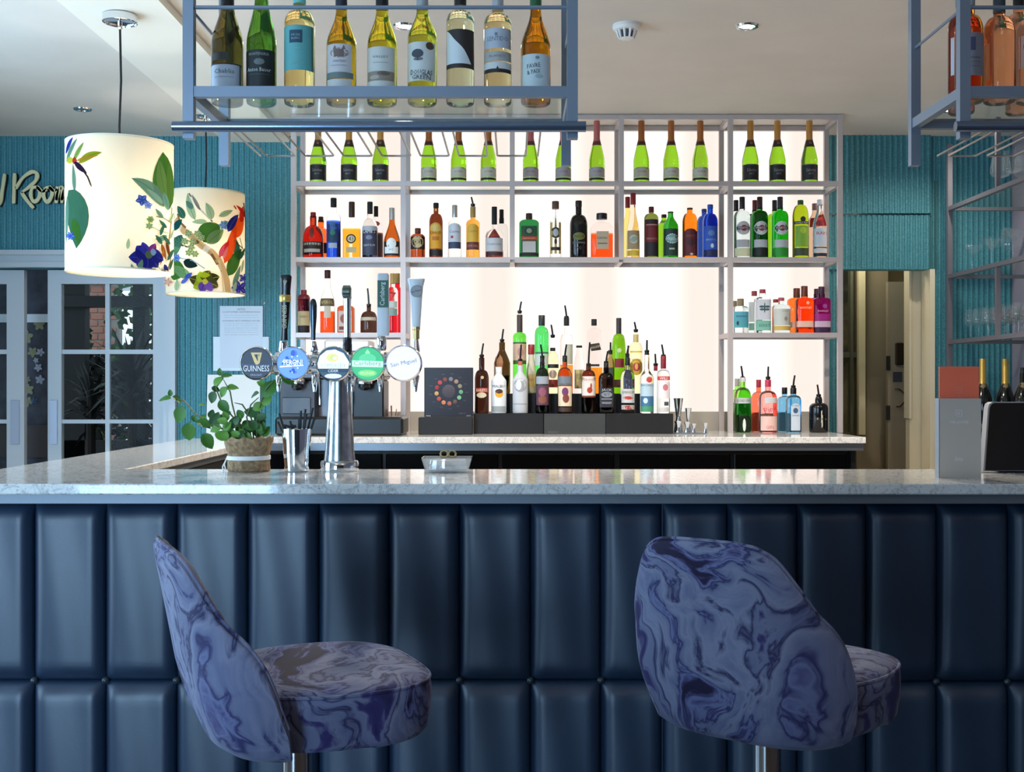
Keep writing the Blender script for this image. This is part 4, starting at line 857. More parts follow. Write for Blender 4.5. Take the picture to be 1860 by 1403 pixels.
out = [(x, y-FY) for x, y in crn+[(2.70, FY), (2.70, RY), (ARM1, RY), (ARM1, AY), (ARM0+.03, AY), (ARM0, AY-.03)]]
slab(MB(), out, TZ-.026, TZ).build('worktop', STONE, bar)
in_ = lambda d: [(x, y-FY) for x, y in [(ARM0+d+cr-cr*math.cos(a), FY+d+cr-cr*math.sin(a)) for a in [i*PI/2/6 for i in range(7)]]+[(2.69, FY+d), (2.69, RY-d), (ARM1-d, RY-d), (ARM1-d, AY-d), (ARM0+d, AY-d)]]
slab(MB(), in_(.02), TZ-.050, TZ-.0262, .001).build('steel_edge', M((120, 126, 134), .5, .6), bar)
# carcass behind the padding
MB().box(ARM0+.14, 2.68, .135, RY-FY-.03, .0, TZ-.051).box(ARM0+.14, ARM1-.03, RY-FY-.03, AY-FY-.03, 0, TZ-.051).build('carcass', BLACKM, bar)
PY = .128      # back of the pads
def pad(w_, h, d=.034):
    # upholstered channel: flat centre, rolled edges drawn in at the seams
    def fn(u, v):
        def edge(t, wd, ln):
            q = min(t, 1-t)*ln
            s = min(1, q/wd); return math.sin(s*PI/2)**.55 if s < 1 else 1
        e = edge(u, .030, w_)*edge(v, .045, h)
        return (u*w_, -d*e-.004*math.sin(PI*u)*math.sin(PI*v)+.002*math.sin(9*u+v*3)*e, v*h)
    mb = MB(); nu, nv = 22, 30
    us = [.5-.5*math.cos(PI*i/nu) for i in range(nu+1)]; vs = [.5-.5*math.cos(PI*i/nv) for i in range(nv+1)]
    V = [fn(u, v) for v in vs for u in us]
    fs = [(j*(nu+1)+i, j*(nu+1)+i+1, (j+1)*(nu+1)+i+1, (j+1)*(nu+1)+i) for j in range(nv) for i in range(nu)]
    mb.add(V, fs, 0, True)
    return mb.mesh('pad', LEATHER)
ZT, ZB = TZ-.055, .602
seams = [-1.38+0*.1777, -1.203, -1.0245, -.8465, -.668, -.4898, -.314, -.137, .041, .217, .372]
seams2 = [.372, .532, .706, .878, 1.054, 1.231, 1.409, 1.585, 1.762, 1.94, 2.118, 2.296, 2.474, 2.65]
meshes = {}
def pads(ss, yoff, skip_btn=()):
    for i in range(len(ss)-1):
        w_ = round(ss[i+1]-ss[i], 3)
        for z0, h in ((ZB, ZT-ZB), (.10, ZB-.10)):
            if (w_, h) not in meshes: meshes[(w_, h)] = pad(w_, h)
            obj('leather_pad', meshes[(w_, h)], bar, (ss[i], PY+yoff, z0))
        if i > 0 and i not in skip_btn:
            obj('button', BT, bar, (ss[i], PY+yoff-.010, ZB))
BT = MB().lathe([(.010, 0), (.0095, .004), (.006, .008), (.001, .0095)], n=14).mesh('button', M((40, 50, 60), .25))
for v in BT.vertices: x, y, z = v.co; v.co = (x, -z, y)
pads(seams, 0); pads(seams2, -.014, (1,))
MB().box(.3695, .3745, PY-.012, PY+.006, .1, ZT).build('side_return', LEATHER, bar)
# dark under-bar equipment between the bar and the back counter is only black void; a duckboard floor mat
# ------------------------------------------------------------------ beer font
FBX = 3.29
bf = thing('beer_font', 'chrome T-bar beer font with five round lit badges and tall handles', 'beer tap', (WX(617, FBX), FBX, TZ))
k = FBX/F; x_ = lambda p: (p-617)*k; z_ = lambda p: WZ(p, FBX)-TZ
MB().lathe([(.052, 0), (.053, .004), (.053, .024), (.050, .029), (.044, .030)], n=36).build('base', CHROME, bf)
MB().lathe([(.043, .030), (.041, .05), (.037, .12), (.032, .20), (.0295, z_(690)), (.0295, z_(684))], n=36).build('column', BRUSH, bf)
cb = MB().tube([(x_(478), 0, z_(662)), (x_(752), 0, z_(662))], .026, 24)
for a in (508, 575, 642, 705): cb.tube([(x_(a)-.012, 0, z_(662)), (x_(a)-.010, 0, z_(662)), (x_(a)+.010, 0, z_(662)), (x_(a)+.012, 0, z_(662))], [.026, .034, .034, .026], 24)
cb.build('crossbar', CHROME, bf)
def badge(px, py, r, elems, em):
    x, z = x_(px), z_(py); R = r*3.22/F; yb = -.065
    b = MB()
    def disc(r0, r1, y0, y1, mi, n=36, ins=None):
        pass
    prof = [(R*.55, .05), (R*.98, .022), (R*1.05, .014), (R*1.05, .002), (R*.98, -.002), (R*.94, .001)]
    mb = MB().lathe([(a, -y_) for a, y_ in prof], n=40, cap=(True, False))
    mb.v = [(x+p[0], yb-p[2], z+p[1]) for p in mb.v]; mb.f = [f[::-1] for f in mb.f]
    bo = mb.build('badge', CHROME, bf)
    mb = MB(); ms = []
    def mi(c):
        m = M(c, .4, 0, .5, emit=em)
        if m not in ms: ms.append(m)
        return ms.index(m)
    lay = 0
    for e in elems:
        y = yb-.0005-lay*.0004; lay += 1
        if e[0] == 'd': # disc/poly cx cy rx ry n phase
            _, cx, cy, rx, ry, c = e[:6]; n = e[6] if len(e) > 6 else 32; ph = e[7] if len(e) > 7 else 0
            mb.add([(x+(cx+rx*math.cos(ph+2*PI*i/n))*R, y, z+(cy+ry*math.sin(ph+2*PI*i/n))*R) for i in range(n)], [tuple(range(n))], mi(c))
        elif e[0] == 'p': mb.add([(x+a*R, y, z+b_*R) for a, b_ in e[1]], [tuple(range(len(e[1])))], mi(e[2]))
        elif e[0] == 't': put_text(mb, e[1], lambda u, v: (x+e[2]*R+u, y, z+e[3]*R+v), e[4]*R, e[5]*R, mi(e[6]), e[7] if len(e) > 7 else 0, 2)
    mb.build('badge_face', ms, bo)
NV = (14, 14, 40); GD = (206, 180, 110)
badge(475, 661, 29.5, [('d', 0, 0, .95, .95, NV), ('p', [(-.34, .66), (.34, .66), (.2, .0), (0, -.12), (-.12, .05)], GD), ('p', [(-.14, .54), (.2, .56), (.08, .12)], NV), ('d', .12, .4, .03, .22, GD),
     ('r') if False else ('p', [(-.9, .02-.1), (.9, .02-.1), (.93, -.12), (-.93, -.12)], (60, 70, 120)), ('t', 'GUINNESS', 0, -.32, 1.6, .36, (225, 228, 240)), ('t', 'DRAUGHT', 0, -.72, .7, .12, (170, 176, 200))], .35)
bub = [('d', .62*math.cos(q*2.4)*(q % 5)/4, .7*math.sin(q*2.4)*(q % 4+1)/5, .05+.02*(q % 3), .05+.02*(q % 3), (26, 60, 170) if q % 3 else (210, 226, 255), 10) for q in range(26)]
badge(540, 661, 29.5, [('d', 0, 0, .95, .95, (96, 140, 236))]+bub+[('d', .05, .62, .14, .2, (40, 70, 170), 8), ('t', 'PERONI', .05, .05, 1.15, .34, (245, 248, 255)), ('p', [(-.75, -.18), (.7, -.10), (.7, -.16), (-.75, -.26)], (240, 244, 255))], .8)
badge(612, 662, 31, [('d', 0, 0, .95, .95, (44, 70, 90)), ('p', [(-.93, .0), (-.8, .45), (-.4, .78), (.1, .84), (.6, .62), (.93, .1), (.88, -.28), (-.88, -.28)], (235, 240, 238)), ('d', -.05, .36, .36, .26, (216, 226, 130)), ('d', .02, .36, .2, .15, (180, 200, 110)), ('d', .08, .34, .14, .1, (236, 240, 200)),
     ('t', 'SOMERSBY', 0, -.10, 1.5, .26, (150, 170, 196)), ('p', [(-.9, -.3), (.9, -.3), (.8, -.5), (-.8, -.5)], (24, 44, 70)), ('t', 'CIDER', 0, -.41, .6, .16, (200, 214, 226)), ('d', 0, -.72, .5, .14, (210, 222, 228))], .75)
badge(673, 662, 31, [('d', 0, 0, .95, .95, (60, 176, 116)), ('p', [(0, .86), (.14, .66), (.1, .5), (-.1, .5), (-.14, .66)], (150, 220, 150)), ('d', 0, .3, .5, .3, (90, 196, 140)), ('p', [(-.9, .2), (.9, .14), (.9, -.2), (-.9, -.16)], (214, 240, 226)), ('t', 'Carlsberg', 0, .0, 1.6, .34, (70, 150, 110)), ('d', 0, -.55, .55, .2, (120, 200, 120)), ('t', 'PILSNER', 0, -.55, .8, .16, (220, 240, 160))], .75)
badge(737, 661, 32, [('d', 0, 0, .95, .95, (236, 236, 250)), ('t', 'San Miguel', 0, 0, 1.5, .3, (110, 110, 140), .2)], .62)
def handle(px, y0, y1, parts, lean=0, nm='tap_handle'):
    # parts: list of (y_px, half width px, depth half px, colour index)
    return
def lever(px, pts, mat, extra=None, sq=2.6, dr=.6, lean=0):
    # pts: (py, half width px) from the bottom up
    mb = MB(); rs = []
    for py, hw_ in pts:
        r = hw_*k; xx = x_(px)+lean*(pts[0][0]-py)*k; ring = []
        for i in range(16):
            t = 2*PI*(i+.5)/16; a, b = math.cos(t), math.sin(t)
            ring.append((xx+r*math.copysign(abs(a)**(2/sq), a), r*dr*math.copysign(abs(b)**(2/sq), b), z_(py)))
        rs.append(ring)
    mb.rings(rs); h = mb.build('tap_handle', mat, bf); return h
HK = M((18, 20, 26), .25)
h = lever(516, [(618, 7), (600, 6), (575, 8), (548, 9), (545, 10), (530, 9), (512, 10), (503, 10.5), (500, 9)], HK, lean=.03)
mb = MB().lathe([(9.3*k, 0), (10.5*k, .002), (10.5*k, 12*k), (9.6*k, 13*k)], (x_(518), 0, z_(549)), 20, dr=.75); mb.build('gold_band', M((214, 176, 96), .3, .6), h)
mb = MB(); put_text(mb, 'GUINNESS', lambda u, v: (x_(517.5)-v, -.0085, z_(576)+u), 42*k, 8*k, 0, 0); put_text(mb, 'V', lambda u, v: (x_(519)+u, -.0105, z_(515)+v), 7*k, 9*k, 0); mb.build('lettering', M((206, 190, 140), .4), h)
MB().lathe([(8*k, 0), (9*k, .004), (7*k, 20*k)], (x_(515), 0, z_(640)), 18).build('ferrule', CHROME, bf)
lever(569, [(618, 4), (600, 4.5), (575, 6.5), (555, 6.8), (546, 5), (543, 2)], M((70, 76, 84), .2, .8), sq=2)
MB().lathe([(7*k, 0), (8*k, .006), (4*k, 20*k)], (x_(570), 0, z_(640)), 18).build('ferrule', CHROME, bf)
h = lever(631, [(620, 6), (600, 6.5), (560, 6.5), (545, 7), (540, 8), (538, 8)], CHROME, sq=2, dr=1)
MB().tube([(x_(623), -.01, z_(531)), (x_(625), -.01, z_(531)), (x_(637), -.01, z_(531)), (x_(639), -.01, z_(531))], [.012, .0185, .0185, .012], 20).build('round_head', M((120, 134, 130), .15, .9), h)
MB().lathe([(8.5*k, 0), (8.5*k, 14*k), (8*k, 15*k), (8*k, 26*k), (6.5*k, 27*k)], (x_(631), 0, z_(640)), 18).build('collar', [HK], bf)
h = lever(696, [(610, 10), (606, 11), (560, 11), (512, 10.5), (500, 10.5), (497, 9)], M((206, 208, 212), .35), sq=6, dr=.5)
mb = MB().box(x_(686.5), x_(706), -.0115, -.0085, z_(559), z_(510)); put_text(mb, 'Carlsberg', lambda u, v: (x_(696.3)-v, -.0121, z_(534.5)+u), 42*k, 11*k, 1); mb.build('green_plate', [M((24, 84, 62), .4), M((226, 230, 226), .4)], h)
MB().lathe([(7*k, 0), (9*k, .006), (9*k, 20*k), (7*k, 26*k)], (x_(693), 0, z_(637)), 18).build('ferrule', CHROME, bf)
h = lever(756, [(600, 7), (570, 9), (540, 11), (522, 12.5), (512, 15), (507, 16), (506, 13)], M((214, 216, 220), .35), sq=3, dr=.5)
mb = MB().lathe([(11*k, 0), (10*k, .002)], n=24); mb.v = [(x_(757)+p[0], -.0155-p[2], z_(530)+p[1]) for p in mb.v]; mb.f = [f[::-1] for f in mb.f]
put_text(mb, 'San Miguel', lambda u, v: (x_(757)+u, -.0181, z_(530)+v), 18*k, 4*k, 1, .25); mb.build('round_plate', [M((150, 152, 156), .4), M((120, 40, 40), .4)], h)
MB().lathe([(6*k, 0), (6*k, 16*k), (7*k, 17*k), (7*k, 22*k)], (x_(756), 0, z_(616)), 18).build('brass_collar', M((196, 170, 110), .3, .7), bf)
MB().lathe([(5*k, 0), (8*k, .006), (5*k, 26*k)], (x_(755), 0, z_(642)), 18).build('ferrule', CHROME, bf)
for px in (508, 573, 641, 692, 755):
    MB().tube([(x_(px), 0, z_(684)), (x_(px), -.012, z_(696)), (x_(px), -.014, z_(712))], [.011, .008, .0045], 14).build('spout', CHROME, bf)
# ------------------------------------------------------------------ plant in burlap pot
pt_y = 3.28
mp = thing('mint_plant', 'leafy mint plant in a burlap-wrapped pot tied with white string', 'plant', (WX(452, pt_y), pt_y, TZ))
k = pt_y/F; x_ = lambda p: (p-452)*k; z_ = lambda p: WZ(p, pt_y)-TZ
BUR = m_noisy('burlap', (120, 96, 70), (166, 138, 104), 90, .9, .6, .002)
mb = MB(); rs = []
for z, r in ((0, .054), (.004, .058), (.03, .057), (.045, .056), (.06, .060), (.082, .066), (.094, .066), (.090, .058), (.075, .056)):
    rs.append([(math.cos(2*PI*i/36)*r*(1+.03*math.sin(i*2.2+z*60)), math.sin(2*PI*i/36)*r*(1+.03*math.sin(i*1.7)), z+(.004*math.sin(i*1.9) if z > .08 else 0)) for i in range(36)])
mb.rings(rs); mb.build('burlap_wrap', BUR, mp)
MB().lathe([(.054, .076), (.001, .082)], n=20).build('soil', M((36, 26, 20), .95), mp)
MB().lathe([(.0575, .032), (.0595, .033), (.0595, .043), (.0575, .044)], n=36).tube([(-.058, -.012, .038), (-.064, -.014, .020), (-.060, -.016, .004)], .0022, 6).tube([(-.058, -.012, .036), (-.070, -.012, .012), (-.066, -.018, .002)], .002, 6).build('string', M((230, 230, 230), .7), mp)
LG = [m_noisy('mint_leaf_%d' % i, c, c2, 60, .45, .3, .001) for i, (c, c2) in enumerate((((44, 96, 30), (70, 130, 40)), ((70, 128, 36), (110, 160, 60)), ((30, 70, 30), (50, 100, 44))))]
def leaf_mesh(i):
    prof = [(0, .03), (.12, .62), (.3, .95), (.5, 1), (.7, .8), (.87, .45), (1, .02)]
    mb = MB(); V = []
    for t, wd in prof:
        for s_ in (-1, -.5, 0, .5, 1):
            V.append((s_*wd*.36, t, -abs(s_)*-.10*wd-.25*t*t+.02*math.sin(t*20+s_*3)))
    fs = [(j*5+q, j*5+q+1, (j+1)*5+q+1, (j+1)*5+q) for j in range(6) for q in range(4)]
    return mb.add(V, fs, 0, True).mesh('leaf', LG[i])
LM = [leaf_mesh(i) for i in range(3)]
def add_leaf(px, py, ln, ang, yy=0, tilt=0, mi=0):
    # centre px,py; ang = direction of the tip in the picture plane (deg, 0 = right, 90 = up)
    a = math.radians(ang); L = ln*k*.9
    d = Vector((math.cos(a), random.uniform(-.3, .3), math.sin(a))).normalized()
    n_ = Vector((random.uniform(-.3, .3), -1+tilt, .5+tilt)).normalized(); s_ = d.cross(n_).normalized(); n_ = s_.cross(d)
    o = obj('leaf', LM[mi], mp); m = Matrix((s_, d, n_)).transposed().to_4x4(); m = m @ Matrix.Scale(L, 4)
    m.translation = Vector((x_(px), yy, z_(py)))-d*L*.5; o.matrix_local = m
stems = [[(-.01, 0, .08), (x_(400), -.02, z_(775)), (x_(360), -.03, z_(752)), (x_(338), -.02, z_(728)), (x_(318), -.02, z_(722))],
         [(-.005, .01, .08), (x_(425), .0, z_(760)), (x_(404), .0, z_(735)), (x_(392), .0, z_(705)), (x_(405), 0, z_(688)), (x_(399), 0, z_(676))],
         [(.005, 0, .08), (x_(428), .01, z_(765)), (x_(422), 0, z_(735)), (x_(418), 0, z_(712)), (x_(406), 0, z_(690))],
         [(.02, .01, .08), (x_(466), .0, z_(765)), (x_(474), .0, z_(730)), (x_(486), -.01, z_(705)), (x_(500), -.01, z_(690))],
         [(-.02, -.01, .08), (x_(420), -.03, z_(785)), (x_(396), -.04, z_(770)), (x_(380), -.04, z_(775))],
         [(.01, .02, .08), (x_(455), .01, z_(760)), (x_(440), .0, z_(735)), (x_(426), 0, z_(732))],
         [(.01, 0, .08), (x_(448), 0, z_(758)), (x_(456), 0, z_(735)), (x_(470), 0, z_(722))]]
for s_ in stems: MB().tube(s_, [.0022]*(len(s_)-1)+[.001], 6).build('stem', M((84, 96, 50), .6), mp)
for L in [(303, 724, 26, 180, -.02, .4), (326, 725, 22, -30, -.02, .3), (332, 753, 36, -110, -.03), (313, 714, 14, 95, -.02), (350, 784, 40, -95, -.04), (377, 768, 32, -20, -.04, .4), (386, 800, 36, -55, -.05), (396, 763, 34, 75, -.03, 0, 2),
          (386, 722, 26, -110, 0, 0, 2), (408, 738, 30, -50, -.01, 0, 0), (392, 707, 18, -20, 0, 0, 2), (405, 712, 24, -120, 0, 0, 1), (421, 704, 26, 10, 0, .3, 1), (399, 676, 16, 95, 0, 0, 0), (396, 692, 26, 50, 0, .2, 1), (411, 682, 22, 15, 0, .3, 0),
          (429, 766, 30, 80, -.02, 0, 2), (409, 790, 34, 150, -.04, 0, 1), (458, 749, 34, 165, 0, 0, 2), (470, 768, 34, 80, .01, 0, 2), (490, 706, 42, 60, -.01, 0, 0), (475, 697, 20, 150, 0, 0, 1), (484, 726, 28, 70, 0, 0, 1), (470, 738, 28, 30, 0, 0, 1),
          (466, 783, 30, 100, .02, 0, 0), (526, 690, 30, -25, -.02, .2, 0), (451, 780, 26, 180, 0, 0, 2), (424, 788, 28, 100, -.03, 0, 0), (384, 752, 20, 80, 0, 0, 2), (372, 757, 16, 40, -.02, 0, 1), (440, 790, 24, 60, -.03, 0, 2), (436, 752, 22, 120, 0, 0, 0),
          (398, 778, 24, -160, -.04, 0, 1), (462, 717, 22, 200, 0, .3, 2), (480, 785, 24, 60, .02, 0, 1), (446, 770, 22, 30, .01, 0, 0), (455, 795, 22, 90, -.03, 0, 1), (412, 752, 18, 200, 0, 0, 2), (356, 760, 16, 120, -.02, 0, 0), (366, 735, 14, 10, 0, .4, 1)]:
    add_leaf(*L[:4], *(L[4:]))
for i in range(26):       # smaller leaves low down among the stems
    add_leaf(random.uniform(402, 484), random.uniform(752, 798), random.uniform(16, 26), random.uniform(20, 170), random.uniform(-.045, .03), 0, i % 3)
# steel cup with straws
cy_ = 3.27; k = cy_/F
cp = thing('steel_cup', 'polished steel tumbler between the potted mint and the beer font', 'cup', (WX(539, cy_), cy_, TZ))
MB().lathe([(.030, 0), (.033, .002), (.0335, .006), (.041, .116), (.0405, .118), (.039, .116), (.0315, .008)], n=36, cap=(True, True)).build('cup_body', CHROME, cp)
sb_ = [(-.026, .0, .150, -.20), (-.02, -.01, .128, -.28), (-.01, .01, .12, -.06), (.012, 0, .158, .02), (.018, .01, .162, .06), (.02, -.01, .150, .10), (.024, .01, .166, .16), (.0, -.012, .13, -.12), (.006, .012, .14, .0), (.028, 0, .14, .22), (-.03, 0, .12, -.1)]
stt = thing('straws', 'bunch of black straws standing in the steel tumbler', 'straws', (WX(539, cy_), cy_, TZ+.01))
for x, y, h, ln_ in sb_:
    MB().tube([(x*.7, y, .0), (x*.7+ln_*.4*h, y, h*.6), (x*.7+ln_*h, y, h)], .0030, 8).build('straw', BLACKM, stt)
MB().tube([(-.036, -.01, .100), (-.03, -.012, .118), (-.012, -.012, .112), (.0, -.01, .116)], .004, 8).build('bent_straw', BLACKM, stt)
# glass dish with chrome badge
dy = 3.24; k = dy/F
gdh = thing('tap_badge_dish', 'clear tray holding a round chrome badge with gold loops, right of the beer font', 'dish', (WX(813, dy), dy, TZ))
hw2 = 45*k; rs = []
for z, s_ in ((0, .82), (.003, .84), (.04, 1.0), (.042, 1.0), (.042, .97), (.006, .80)):
    rs.append([(sx*hw2*s_, sy*.05*s_, z) for sx, sy in ((-1, -1), (1, -1), (1, 1), (-1, 1))])
MB().rings(rs, 0, False).build('clear_tray', thin_glass('tray_glass', (.92, .94, .96), .6, .03, .14), gdh)
MB().lathe([(.052, .007), (.054, .012), (.050, .034), (.047, .036)], n=36, dr=.8).build('chrome_ring', CHROME, gdh)
mb = MB().lathe([(.0465, .0362), (.0001, .0372)], n=36, dr=.8); mb.add([(-.010, -.012, .0382), (.010, -.012, .0382), (0, .008, .0382)], [(0, 1, 2)], 1); mb.build('dark_face', [M((40, 36, 48), .3), M((226, 186, 110), .4)], gdh)
for s_ in (-1, 1): MB().tube([(s_*.011+.010*math.cos(a), .03, .048+.010*math.sin(a)) for a in [i*PI/8 for i in range(17)]], .0028, 8).build('gold_loop', M((196, 176, 130), .25, .7), gdh)
# menu holder
my = 3.03; k = my/F
mh = thing('menu_holder', 'grey card menu folder standing on the bar top at the right', 'menu', (WX(1743, my), my, TZ))
mw = 38*k; mhz = WZ(724, my)-TZ
MB().box(-mw, mw, -.004, -.0025, 0, mhz).build('front_cover', M((196, 188, 178), .45), mh)
MB().box(-mw, mw, .022, .0235, 0, mhz).build('back_cover', M((196, 188, 178), .45), mh)
MB().box(-mw-.001, -mw+.0008, -.004, .0235, 0, mhz).build('spine', M((150, 156, 166), .4), mh)
mb = MB()
def pt(s, zz, w_, h_): put_text(mb, s, lambda u, v: (u-.003, -.0045, zz+v), w_, h_, 0)
pt('Drinks', WZ(834, my)-TZ, 14*k, 7*k); pt('THE LOUNGE', WZ(767, my)-TZ, 34*k, 5*k)
zc = WZ(751, my)-TZ; q = 6*k
for a, b, c, d in ((-1, 1, 1, .84), (-1, 1, -.84, -1), (-1, -.84, -1, 1), (.84, 1, -1, 1)): mb.box(-.003+a*q, -.003+b*q, -.0046, -.0042, zc+min(c, d)*q, zc+max(c, d)*q)
pt('HC', zc, 6*k, 6*k)
mb.build('lettering', M((226, 228, 232), .5), mh)
oc = thing('orange_menu', 'orange card menu sticking out of the grey folder', 'menu', (WX(1744, my), my+.009, TZ+.03))
ow = 36*k; oh = WZ(666, my)-TZ-.03
MB().box(-ow, ow, -.002, .002, 0, oh).build('card', M((255, 122, 90), .5), oc)
mb = MB(); zc = WZ(709, my)-TZ-.03
for a, b, c, d in ((-1, 1, 1, .84), (-1, 1, -.84, -1), (-1, -.84, -1, 1), (.84, 1, -1, 1)): mb.box(a*q, b*q, -.0026, -.0021, zc+min(c, d)*q, zc+max(c, d)*q)
put_text(mb, 'HC', lambda u, v: (u, -.0026, zc+v), 7*k, 5*k, 0); put_text(mb, 'THE LOUNGE', lambda u, v: (u, -.0026, zc-12*k+v), 46*k, 4*k, 0)
mb.build('lettering', M((240, 150, 130), .5), oc)
# till screen
ty = 3.22; k = ty/F
tl = thing('till_screen', 'black till touchscreen with silver rim at the right edge of the bar', 'till', (WX(1860, ty), ty, TZ))
def scr(mb, y0, y1, ins, mi=0):
    P = [(1786, 856), (1806, 742), (1809, 735), (1815, 731), (2040, 731), (2040, 856)]; c = (1920, 800)
    pts = [((c[0]+(px-c[0])*(1-ins)-1860)*k, y0+(856-py)*k*.25, max(0, WZ(c[1]+(py-c[1])*(1-ins), ty)-TZ)) for px, py in P]
    mb.poly(pts[::-1], (0, y1-y0, 0), mi); return mb
scr(MB(), 0, .03, 0).build('housing', M((176, 180, 186), .3, .7), tl)
scr(MB(), -.002, .0, .025).build('screen', M((10, 10, 12), .12), tl)
MB().cbox(-.06, .12, .03, .13, 0, .02, .004).build('stand', BLACKM, tl)
# ------------------------------------------------------------------ hanging racks over the bar
RF, RB_ = 2.78, 3.12
RACK = M((132, 146, 164), .38, .35)
def rack(xl, xr, label, us, lone):
    t = thing('hanging_rack', label, 'rack', ((xl+xr)/2, RF, CEIL)); ox = (xl+xr)/2
    h = .0125; zb = 1.92-CEIL; zl = 2.030-CEIL; zt = 2.2295-CEIL; D = RB_-RF
    for x in (xl, xr):
        for y in (0, D): MB().box(x-ox-h, x-ox+h, y-h, y+h, zb, 0).build('upright', RACK, t)
        MB().box(x-ox-h*.8, x-ox+h*.8, h, D-h, zl-h, zl+h).build('side_rail', RACK, t)
        MB().cyl((x-ox, h, zt), (x-ox, D-h, zt), .004, n=8).build('guard_rod', RACK, t)
    for y in (0, D):
        MB().box(xl-ox+h, xr-ox-h, y-h*.8, y+h*.8, zl-h, zl+h).build('shelf_rail', RACK, t)
        if y == 0: MB().cyl((xl-ox+h, y, zt), (xr-ox-h, y, zt), .0046, n=8).build('guard_rod', RACK, t)
    MB().box(xl-ox+h, xr-ox-h, h, D-h, zl+.002, zl+.010).build('glass_shelf', SHELFGLASS, t)
    mb = MB(); mb.cyl((xl-ox-.030, -.030, 1.943-CEIL), (xr-ox+.030, -.030, 1.943-CEIL), .0125, n=20)
    mb.build('front_tube', M((120, 136, 160), .22, .8), t)
    WIRE = M((176, 172, 170), .3, .8); z = 1.941-CEIL; y0, y1 = -.018, RB_-RF-.03
    for px0, px1 in us:
        a, b = (px0-CX)*3.09/F-ox, (px1-CX)*3.09/F-ox; c = .008
        MB().tube([(a, y0, z), (a, y1-c, z), (a+c*.3, y1-c*.3, z), (a+c, y1, z), (b-c, y1, z), (b-c*.3, y1-c*.3, z), (b, y1-c, z), (b, y0, z)], .0026, 8).build('glass_rail', WIRE, t)
    for p in lone:
        a = (p-CX)*3.09/F-ox; MB().tube([(a, y0, z), (a, y1, z)], .0026, 8).build('glass_rail', WIRE, t)
    for x in (xl, xr): MB().box(x-ox-.004, x-ox+.004, -.03, -.0125, 1.943-CEIL-.006, 1.943-CEIL+.006).build('tube_bracket', RACK, t)
    return t
rack(-.763, .1365, 'grey metal hanging rack with white wines over the left of the bar', [(487+69.7*i-2, 487+69.7*i+50) for i in range(7)], (473, 977))
rack(1.055, 1.955, 'grey metal hanging rack with rosé wines at the right edge', [(1722+69.7*i, 1722+69.7*i+50) for i in range(7)], (1703,))
RZ = 2.040+.0005
gw = 'white wine bottles in the left hanging rack'
def WB(label, cx, wd, ysh, ynk, nw, style, glass, capm, cy, lab, Y=2.95, group=gw, up=None, nm='wine_bottle', base=None):
    return bottle(nm, label, cx, wd, Y, RZ, ysh, ynk, -30, nw, style, glass, sleeve=[(cy, -31, capm, 'capsule')], lab=lab, up=up, group=group, n=36)
BC = M((24, 24, 28), .35)
WB('dark olive wine bottle with low pale label, far left of the left rack', 413, 57, 82, 8, 23, 's', G((96, 86, 36)), BC, 12,
   [('r', -.97, .97, 124, 178, (176, 184, 196)), ('t', 'Chablis', 0, 136, 36, 8, (90, 90, 100)), ('r', -.8, .3, 102, 116, (50, 46, 44)), ('r', -.6, .6, 146, 147, (140, 146, 160)), ('r', -.97, .97, 122, 124, (30, 30, 40))])
WB('green wine bottle with black label, second from the left of the rack', 475, 54, 85, -4, 24, 's', G((84, 140, 40)), M((30, 80, 40), .4), -6,
   [('r', -.97, .97, 97, 180, (26, 32, 34)), ('t', 'MONTEMARIA', 0, 105, 36, 5, (150, 160, 160)), ('e', .05, 119, 10, 6, (100, 110, 108), 9), ('t', 'Anton Bauer', 0, 133, 42, 7, (190, 196, 196)), ('r', -.7, .7, 141, 142, (70, 80, 80))])
WB('clear wine bottle with large teal label and navy square', 544, 55, 48, 20, 22, 'r', G((250, 226, 150), .01, 1.3), M((110, 190, 190), .4), 8,
   [('r', -.97, .97, 53, 134, (96, 170, 172)), ('r', -.50, .36, 62, 85, (34, 70, 90)), ('t', 'MUSE', -.07, 71, 16, 4, (140, 176, 186)), ('t', 'BLANC', -.07, 77, 16, 4, (140, 176, 186)), ('t', 'sauvignon', 0, 95, 12, 3, (140, 196, 200)), ('t', 'FRESH & DRY', 0, 121, 26, 4, (140, 200, 196))])
WB('olive gold wine bottle with framed castle label', 620, 54, 84, 22, 20, 's', G((190, 150, 30)), M((40, 44, 60), .4), 17,
   [('r', -.86, .8, 87, 140, (206, 202, 204)), ('e', 0, 103, 17, 9, (150, 130, 124), 12), ('r', -.35, .3, 97, 110, (120, 100, 96)), ('e', -.3, 94, 4, 5, (130, 110, 104), 3, PI/2), ('e', .3, 94, 4, 5, (130, 110, 104), 3, PI/2), ('t', 'CHATEAU', 0, 118, 24, 4, (140, 130, 134)), ('r', -.6, .5, 125, 126, (160, 150, 156)), ('r', -.93, .88, 138, 149, (110, 124, 122)), ('r', -.86, .8, 150, 170, (206, 206, 204))])
WB('yellow-green wine bottle with white label and vineyard sketch at its foot', 694, 54, 84, 22, 22, 's', G((206, 190, 40)), BC, 18,
   [('r', -.96, .9, 92, 170, (212, 212, 206)), ('t', 'VALLEY', 0, 110, 28, 4, (110, 110, 110)), ('r', -.5, .5, 120, 121, (160, 160, 156)), ('r', -.9, .86, 136, 153, (150, 136, 122)), ('e', .2, 140, 12, 4, (110, 96, 84), 9), ('e', -.4, 147, 9, 4, (180, 170, 156), 9)])
